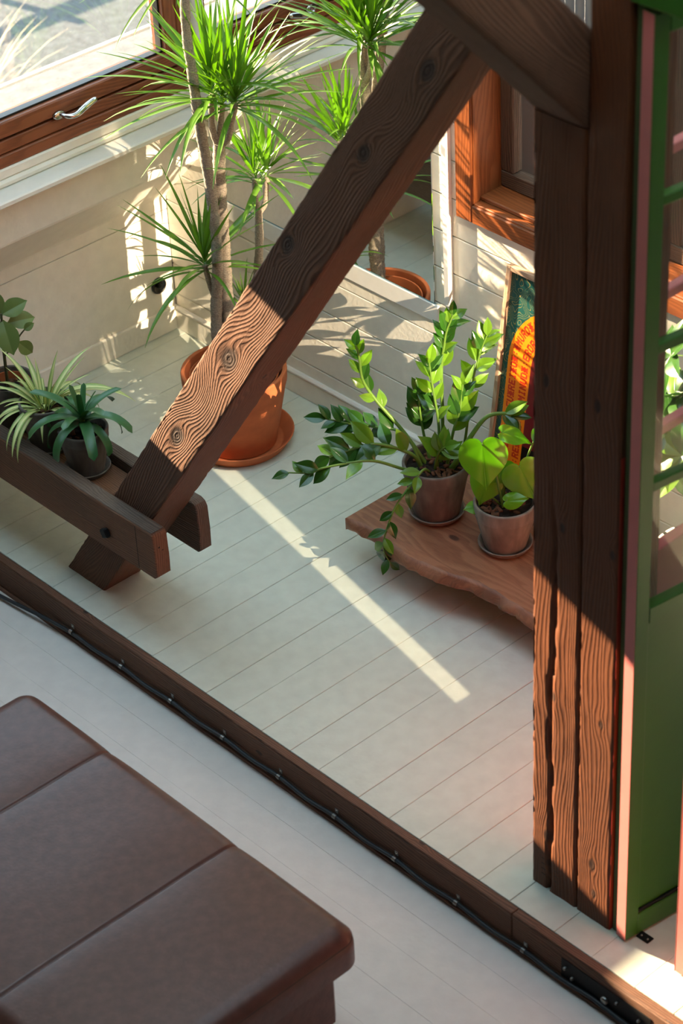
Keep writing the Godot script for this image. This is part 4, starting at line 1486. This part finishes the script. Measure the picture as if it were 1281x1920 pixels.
func build_bench() -> void:
	var b := thing("live_edge_bench", "low walnut slab bench with a wavy natural edge under two potted plants", "bench")
	var front := [Vector3(1.604, 0, 0.592), Vector3(1.655, 0, 0.583), Vector3(1.715, 0, 0.577), Vector3(1.80, 0, 0.584), Vector3(1.912, 0, 0.600), Vector3(2.00, 0, 0.588), Vector3(2.085, 0, 0.574), Vector3(2.175, 0, 0.547), Vector3(2.265, 0, 0.541), Vector3(2.340, 0, 0.545), Vector3(2.407, 0, 0.546), Vector3(2.55, 0, 0.56), Vector3(2.70, 0, 0.545), Vector3(2.95, 0, 0.55)]
	var edge := curve(front, 5)
	var back := [Vector3(2.95, 0, 0.10), Vector3(1.606, 0, 0.10)]
	var mb := MB.new()
	var rows := []
	var uvs := []
	var nz := noise(91, 7.0, 2)
	# rings from bottom to top: (height, outward push along the natural edge)
	for r in [[0.122, -0.035], [0.124, -0.008], [0.130, 0.010], [0.138, 0.016], [0.150, 0.012], [0.162, 0.004], [0.168, -0.003], [0.170, -0.009]]:
		var row := []
		var ur := []
		for i in edge.size():
			var p: Vector3 = edge[i]
			var endx := clampf((p.x - 1.604) / 0.03, 0.0, 1.0) * clampf((2.95 - p.x) / 0.03, 0.0, 1.0)
			var push: float = r[1] * endx * (1.0 + 0.9 * nz.get_noise_2d(p.x * 2.0, r[0] * 4.0))
			row.append(Vector3(p.x + (0.003 if i == 0 and r[0] > 0.168 else 0.0), r[0], p.z + push))
			ur.append(Vector2(p.z + push + r[0], p.x))
		for p in back:
			row.append(Vector3(p.x, r[0], p.z))
			ur.append(Vector2(p.z, p.x))
		row.append(row[0])
		ur.append(ur[0])
		row.reverse()
		ur.reverse()
		rows.append(row)
		uvs.append(ur)
	# the wavy edge is smooth, the sawn ends are flat: split the ring
	var ne := edge.size()
	var wavy := []
	var wu := []
	for r in rows.size():
		wavy.append(rows[r].slice(3, 3 + ne - 0))
		wu.append(uvs[r].slice(3, 3 + ne - 0))
	for r in rows.size():
		wavy[r] = rows[r].slice(rows[r].size() - ne)
		wu[r] = uvs[r].slice(uvs[r].size() - ne)
	mb.grid(wavy, wu)
	for r in rows.size() - 1:
		for j in 3:
			mb.poly([rows[r][j], rows[r + 1][j], rows[r + 1][j + 1], rows[r][j + 1]], [uvs[r][j], uvs[r + 1][j], uvs[r + 1][j + 1], uvs[r][j + 1]])
	for e in [0, rows.size() - 1]:
		var out := PackedVector2Array()
		for p in rows[e].slice(0, rows[e].size() - 1):
			out.append(Vector2(p.x, p.z))
		var idx := Geometry2D.triangulate_polygon(out)
		var first := mb.v.size()
		for p in out:
			mb.add(Vector3(p.x, rows[e][0].y, p.y), Vector3(0, -1.0 if e == 0 else 1.0, 0), Vector2(p.y, p.x))
		for i in range(0, idx.size(), 3):
			mb.tri_n(first + idx[i], first + idx[i + 1], first + idx[i + 2])
	part("slab", mb.done(), M.walnut, b)
	for p in [[1.70, 0.50], [1.70, 0.18], [2.85, 0.48], [2.85, 0.18]]:
		var l := MB.new()
		l.lathe([Vector2(0.0, 0.0), Vector2(0.018, 0.0), Vector2(0.022, 0.06), Vector2(0.026, 0.1235), Vector2(0.0, 0.1235)], 16, Vector3(p[0], 0, p[1]))
		part("leg", l.done(), M.black_plastic, b)


func build_zz() -> void:
	var c := Vector3(1.81, 0.171, 0.36)
	saucer("plant_saucer", "grey clay saucer on the bench under the many-stemmed plant", c, 0.096, 0.024, M.grey_clay)
	var o := thing("potted_zz_plant", "many-stemmed plant with glossy oval leaflets in a grey pot on the bench", "potted plant", c + Vector3(0, 0.0075, 0))
	pot(o, 0.113, 0.078, 0.208, 0.046, M.dark_clay, 31, 0.025)
	chips(o, 0.085, 0.187, 40)
	var k := -o.position
	var lm := broad_mesh([0.03, 0.17, 0.235, 0.22, 0.13, 0.0], 0.12, 0.28, 0.0, Color(1.2, 1.2, 1.0), Color.WHITE)
	var lm2 := broad_mesh([0.03, 0.19, 0.26, 0.23, 0.12, 0.0], 0.30, 0.22, 0.02, Color(1.2, 1.2, 1.0), Color.WHITE)
	# stem points, thickness, first leaf share, leaf length, young leaves
	var stems := [
		[[Vector3(1.772, 0.355, 0.403), Vector3(1.780, 0.390, 0.470), Vector3(1.753, 0.463, 0.576), Vector3(1.717, 0.477, 0.647), Vector3(1.653, 0.461, 0.721), Vector3(1.627, 0.446, 0.751), Vector3(1.578, 0.451, 0.807)], 0.006, 0.34, 0.072, 0.2, 8],
		[[Vector3(1.778, 0.355, 0.396), Vector3(1.764, 0.422, 0.426), Vector3(1.700, 0.474, 0.512), Vector3(1.656, 0.470, 0.577), Vector3(1.603, 0.445, 0.647)], 0.007, 0.30, 0.082, 0.35, 12],
		[[Vector3(1.781, 0.355, 0.393), Vector3(1.716, 0.468, 0.406), Vector3(1.617, 0.480, 0.458), Vector3(1.543, 0.478, 0.498), Vector3(1.483, 0.496, 0.550)], 0.006, 0.35, 0.075, 0.1, 12],
		[[Vector3(1.776, 0.355, 0.369), Vector3(1.742, 0.426, 0.392), Vector3(1.700, 0.487, 0.410), Vector3(1.626, 0.585, 0.449), Vector3(1.599, 0.666, 0.479), Vector3(1.594, 0.749, 0.485), Vector3(1.587, 0.801, 0.492)], 0.008, 0.45, 0.056, 0.5, 11],
		[[Vector3(1.806, 0.355, 0.334), Vector3(1.813, 0.505, 0.327), Vector3(1.813, 0.725, 0.326), Vector3(1.820, 0.820, 0.318), Vector3(1.827, 0.875, 0.311), Vector3(1.841, 0.932, 0.295)], 0.007, 0.42, 0.064, 0.35, 12],
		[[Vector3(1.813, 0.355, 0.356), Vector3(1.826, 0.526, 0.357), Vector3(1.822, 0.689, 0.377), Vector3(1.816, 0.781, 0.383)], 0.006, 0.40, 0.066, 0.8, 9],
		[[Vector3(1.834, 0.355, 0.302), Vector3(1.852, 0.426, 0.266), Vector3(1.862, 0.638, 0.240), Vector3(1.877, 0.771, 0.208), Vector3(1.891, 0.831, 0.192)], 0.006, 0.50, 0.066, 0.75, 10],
		[[Vector3(1.852, 0.355, 0.331), Vector3(1.878, 0.400, 0.328), Vector3(1.908, 0.490, 0.294), Vector3(1.929, 0.552, 0.24), Vector3(1.965, 0.565, 0.20), Vector3(1.99, 0.558, 0.185)], 0.011, 0.80, 0.085, 0.4, 6],
		[[Vector3(1.818, 0.360, 0.396), Vector3(1.841, 0.405, 0.446), Vector3(1.846, 0.385, 0.501), Vector3(1.831, 0.313, 0.570), Vector3(1.823, 0.215, 0.615), Vector3(1.820, 0.154, 0.618), Vector3(1.839, 0.112, 0.610)], 0.005, 0.22, 0.056, 0.25, 16],
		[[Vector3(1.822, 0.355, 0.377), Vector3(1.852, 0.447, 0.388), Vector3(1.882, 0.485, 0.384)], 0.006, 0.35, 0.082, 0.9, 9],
		[[Vector3(1.778, 0.355, 0.351), Vector3(1.751, 0.446, 0.352), Vector3(1.737, 0.525, 0.353), Vector3(1.732, 0.620, 0.357)], 0.006, 0.45, 0.072, 0.1, 10],
		[[Vector3(1.834, 0.355, 0.332), Vector3(1.864, 0.508, 0.329), Vector3(1.879, 0.590, 0.312), Vector3(1.880, 0.686, 0.296)], 0.006, 0.35, 0.074, 0.3, 9],
	]
	for s in stems:
		var pts := []
		for p in s[0]:
			pts.append(p + k)
		var path := stalk(o, "stem", pts, s[1], s[1] * 0.45, M.stem, 0.0, 8)
		var n: int = s[5]
		for i in n:
			var t: float = lerpf(s[2], 0.985, float(i) / (n - 1))
			var f := t * (path.size() - 1)
			var q := int(minf(f, path.size() - 2))
			var at: Vector3 = path[q].lerp(path[q + 1], f - q)
			var tan: Vector3 = (path[q + 1] - path[q]).normalized()
			var face := Vector3(0.55, 0.5, 0.6)
			var side := tan.cross(face).normalized() * (1.0 if i % 2 == 0 else -1.0)
			var dir := tan * (rng.randf_range(0.8, 1.3) if i < n - 1 else 3.0) + side * rng.randf_range(0.55, 1.0) + Vector3(0, 0.25, 0) + face * rng.randf_range(-0.6, 0.6)
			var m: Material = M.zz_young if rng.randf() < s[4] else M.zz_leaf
			var len: float = s[3] * 1.2 * rng.randf_range(0.8, 1.15) * (1.0 if t < 0.85 else 0.8)
			leaf(o, lm if rng.randf() < 0.6 else lm2, m, at, dir, -face - Vector3(rng.randf_range(-0.5, 0.5), rng.randf_range(0.0, 0.8), rng.randf_range(-0.5, 0.5)), Vector2(len * 1.0, len))


func build_heart_leaf() -> void:
	var c := Vector3(2.105, 0.171, 0.335)
	saucer("plant_saucer", "grey clay saucer on the bench under the heart-leaved plant", c, 0.092, 0.024, M.grey_clay)
	var o := thing("potted_heart_leaf_plant", "plant with big glossy heart-shaped leaves in a light grey pot on the bench", "potted plant", c + Vector3(0, 0.0075, 0))
	pot(o, 0.105, 0.070, 0.178, 0.046, M.grey_clay, 32, 0.02)
	var mb := MB.new()
	mb.lathe([Vector2(0.088, 0.12), Vector2(0.092, 0.170), Vector2(0.090, 0.172), Vector2(0.088, 0.170), Vector2(0.084, 0.12)], 36)
	part("inner_pot", mb.done(), M.black_plastic, o)
	chips(o, 0.075, 0.158, 50)
	var k := -o.position
	var hm := heart_mesh(0.10, 0.5)
	var hm2 := heart_mesh(0.22, 0.2)
	# base, tip, length, width, normal
	for l in [[Vector3(2.085, 0.606, 0.418), Vector3(2.128, 0.48, 0.448), 0.150, 0.150, Vector3(0.55, 0.45, 0.62)], [Vector3(2.10, 0.50, 0.345), Vector3(2.096, 0.40, 0.375), 0.115, 0.11, Vector3(0.75, 0.25, 0.6)],
			[Vector3(2.062, 0.452, 0.368), Vector3(2.062, 0.352, 0.415), 0.110, 0.105, Vector3(0.45, 0.15, 0.85)], [Vector3(2.150, 0.500, 0.315), Vector3(2.20, 0.398, 0.30), 0.135, 0.135, Vector3(0.6, 0.35, 0.6)],
			[Vector3(2.080, 0.60, 0.32), Vector3(2.145, 0.580, 0.262), 0.10, 0.085, Vector3(0.1, 1.0, 0.1)], [Vector3(2.145, 0.388, 0.372), Vector3(2.194, 0.404, 0.334), 0.075, 0.055, Vector3(0.4, 0.7, 0.5)],
			[Vector3(2.045, 0.335, 0.40), Vector3(2.03, 0.335, 0.43), 0.05, 0.05, Vector3(0.3, 0.9, 0.3)], [Vector3(2.17, 0.62, 0.24), Vector3(2.24, 0.58, 0.22), 0.11, 0.10, Vector3(0.4, 0.8, 0.4)]]:
		var b: Vector3 = l[0] + k
		var root := Vector3(rng.randf_range(-0.02, 0.03), 0.155, rng.randf_range(-0.02, 0.02))
		stalk(o, "stem", [root, root.lerp(b, 0.55) + Vector3(0.0, 0.03, -0.01), b], 0.0042, 0.0028, M.stem)
		leaf(o, hm if rng.randf() < 0.6 else hm2, M.heart_leaf, b, l[1] - l[0], -l[4], Vector2(l[3], l[2]))


func build_umbrella_plant() -> void:
	var c := Vector3(2.83, 0.171, 0.24)
	var o := thing("potted_umbrella_plant", "umbrella plant in a black and white banded bowl seen through the door panes", "potted plant", c)
	var mb := MB.new()
	mb.lathe([Vector2(0.0, 0.0), Vector2(0.08, 0.0), Vector2(0.125, 0.06), Vector2(0.135, 0.18), Vector2(0.132, 0.30), Vector2(0.128, 0.305), Vector2(0.120, 0.302), Vector2(0.118, 0.25)], 40)
	part("bowl", mb.done(), M.black_glaze, o)
	for i in 16:
		var a0 := TAU * i / 16.0
		var b := MB.new()
		var rows := []
		var uvs := []
		for q in [[0.1338, 0.235], [0.1335, 0.298], [0.128, 0.3065], [0.119, 0.3035]]:
			var row := []
			var ur := []
			for j in 4:
				var a := a0 + j / 3.0 * TAU / 16.0 * 0.72
				row.append(Vector3(cos(a) * (q[0] + 0.001), q[1], sin(a) * (q[0] + 0.001)))
				ur.append(Vector2(a, q[1]))
			rows.append(row)
			uvs.append(ur)
		b.grid(rows, uvs)
		part("white_band", b.done(), M.white_glaze, o)
	var so := part("soil", soil_mesh(0.118, 33), M.soil, o)
	so.position.y = 0.275
	var lm := broad_mesh([0.03, 0.16, 0.24, 0.24, 0.14, 0.0], 0.3, 0.2, 0.02, Color(1.2, 1.2, 1.0), Color.WHITE)
	for s in [[Vector3(-0.01, 0.26, 0.02), Vector3(-0.02, 0.6, 0.0), Vector3(-0.04, 0.95, -0.02)], [Vector3(0.04, 0.26, 0.0), Vector3(0.05, 0.55, 0.03), Vector3(0.02, 0.80, 0.08)], [Vector3(-0.03, 0.26, -0.03), Vector3(-0.06, 0.5, -0.01), Vector3(-0.10, 0.72, 0.06)]]:
		var path := stalk(o, "stem", s, 0.008, 0.005, M.stem)
		for h in 3:
			var at: Vector3 = path[path.size() - 1 - h * 3]
			var out := Vector3(rng.randf_range(-1, 1), 0.5, rng.randf_range(-0.6, 1)).normalized()
			var hub := at + out * 0.09
			stalk(o, "leaf_stalk", [at, at.lerp(hub, 0.5) + Vector3(0, 0.01, 0), hub], 0.0025, 0.002, M.stem)
			for i in 7:
				var a := TAU * i / 7.0
				var e := out.cross(Vector3(0.2, 1, 0.3)).normalized()
				var dir := (e * cos(a) + out.cross(e) * sin(a)) + out * 0.25
				leaf(o, lm, M.zz_leaf if rng.randf() < 0.7 else M.zz_young, hub, dir, -out + Vector3(0, -0.3, 0), Vector2(0.125, 0.125))
	var sb := MB.new()
	sb.tube([Vector3(0.02, 0.27, 0.03), Vector3(0.02, 1.5, 0.03)], [0.006, 0.006], 8)
	part("stake", sb.done(), M.iron, o)


# ---------------------------------------------------------------- framed poster

func build_poster() -> void:
	var o := thing("framed_poster", "pale wood framed poster, orange arch of red lettering on teal, leaning on the planks", "poster", Vector3(1.828, 0.1712, 0.152))
	o.rotation.x = -0.150
	var w := 0.52
	var h := 0.838
	var fw := 0.017
	part("frame_side", one_box(Vector3(0, 0, -0.018), Vector3(fw, h, 0.008), 0.0015, 1), M.frame_wood, o)
	part("frame_side", one_box(Vector3(w - fw, 0, -0.018), Vector3(w, h, 0.008), 0.0015, 1), M.frame_wood, o)
	part("frame_rail", one_box(Vector3(fw, h - fw, -0.018), Vector3(w - fw, h, 0.008), 0.0015, 0), M.frame_wood, o)
	part("frame_rail", one_box(Vector3(fw, 0, -0.018), Vector3(w - fw, fw, 0.008), 0.0015, 0), M.frame_wood, o)
	var mb := MB.new()
	mb.poly([Vector3(fw, fw, -0.004), Vector3(w - fw, fw, -0.004), Vector3(w - fw, h - fw, -0.004), Vector3(fw, h - fw, -0.004)], [Vector2(0, 1), Vector2(1, 1), Vector2(1, 0), Vector2(0, 0)])
	var m := mat("print", Color.WHITE, 0.35)
	m.albedo_texture = ImageTexture.create_from_image(poster_image())
	part("print", mb.done(), m, o)
	part("back_board", one_box(Vector3(fw, fw, -0.012), Vector3(w - fw, h - fw, -0.0055), 0.0005), M.frame_wood, o)


func poster_image() -> Image:
	var w := 420
	var h := 680
	var im := Image.create(w, h, false, Image.FORMAT_RGB8)
	var nz := noise(301, 0.011, 2)
	var teal := Color(0.10, 0.30, 0.28)
	var gold := Color(0.62, 0.52, 0.30)
	var orange := Color(0.96, 0.52, 0.05)
	var red := Color(0.80, 0.16, 0.06)
	var wine := Color(0.45, 0.11, 0.13)
	var cx := w / 2.0
	var cy := 255.0
	var r1 := 190.0
	var r0 := 102.0
	for y in h:
		for x in w:
			var p := Vector2(x - cx, minf(y - cy, 0.0))
			var d := p.length() if y < cy else absf(x - cx)
			var c := teal
			if d > r1:
				var t := absf(fposmod(nz.get_noise_2d(x, y) * 7.0, 1.0) - 0.5)
				c = gold if t < 0.075 else teal
			elif d > r0:
				c = orange
			elif y > 520 and x > cx - 60 and x < cx + 60:
				c = Color(0.06, 0.06, 0.06) if fposmod(nz.get_noise_2d(x * 9.0, y * 9.0) * 3.0, 1.0) < 0.55 else Color(0.75, 0.75, 0.73)
			elif y > 500:
				c = Color(0.05, 0.05, 0.05)
			else:
				c = wine
			im.set_pixel(x, y, c)
	# two columns of lettering that follow the arch
	var font := {"T": ["11111", "00100", "00100", "00100", "00100"], "O": ["01110", "10001", "10001", "10001", "01110"], "L": ["10000", "10000", "10000", "10000", "11111"], "E": ["11111", "10000", "11110", "10000", "11111"], "R": ["11110", "10001", "11110", "10010", "10001"], "U": ["10001", "10001", "10001", "10001", "01110"], "N": ["10001", "11001", "10101", "10011", "10001"], "I": ["01110", "00100", "00100", "00100", "01110"], "X": ["10101", "01110", "11111", "01110", "10101"], "D": ["11110", "10001", "10001", "10001", "11110"], "M": ["10001", "11011", "10101", "10001", "10001"], "W": ["10001", "10001", "10101", "11011", "10001"], "A": ["01110", "10001", "11111", "10001", "10001"], ":": ["00000", "00100", "00000", "00100", "00000"]}
	for band in [[124.0, "TOLTUX:REXDIX:UNOMINUDX:ERDRX:XTORX:IDOXE:RUX"], [166.0, "LXTDEX:XIXUNIX:EUXREIXOX:XMURDX:RXDEIX:XOTRDXIXU"]]:
		var rad: float = band[0]
		var run := 8.0
		for ch in band[1]:
			for side in [0]:
				for gy in 5:
					for gx in 5:
						if font[ch][gy][gx] == "1":
							# along the band: up the left side, then round the arch
							for sub in [[0.0, 0.0], [0.5, 0.0], [0.0, 0.5], [0.5, 0.5]]:
								var along: float = run + (gx + sub[0]) * 2.7
								var off: float = rad + 13.0 - (gy + sub[1]) * 5.2
								var p := Vector2.ZERO
								var straight := h - cy
								if along < straight:
									p = Vector2(cx - off, h - along)
								else:
									var a := (along - straight) / rad
									p = Vector2(cx - cos(a) * off, cy - sin(a) * off)
								im.fill_rect(Rect2i(int(p.x), int(p.y), 3, 3), red)
			run += 18.0
	return im
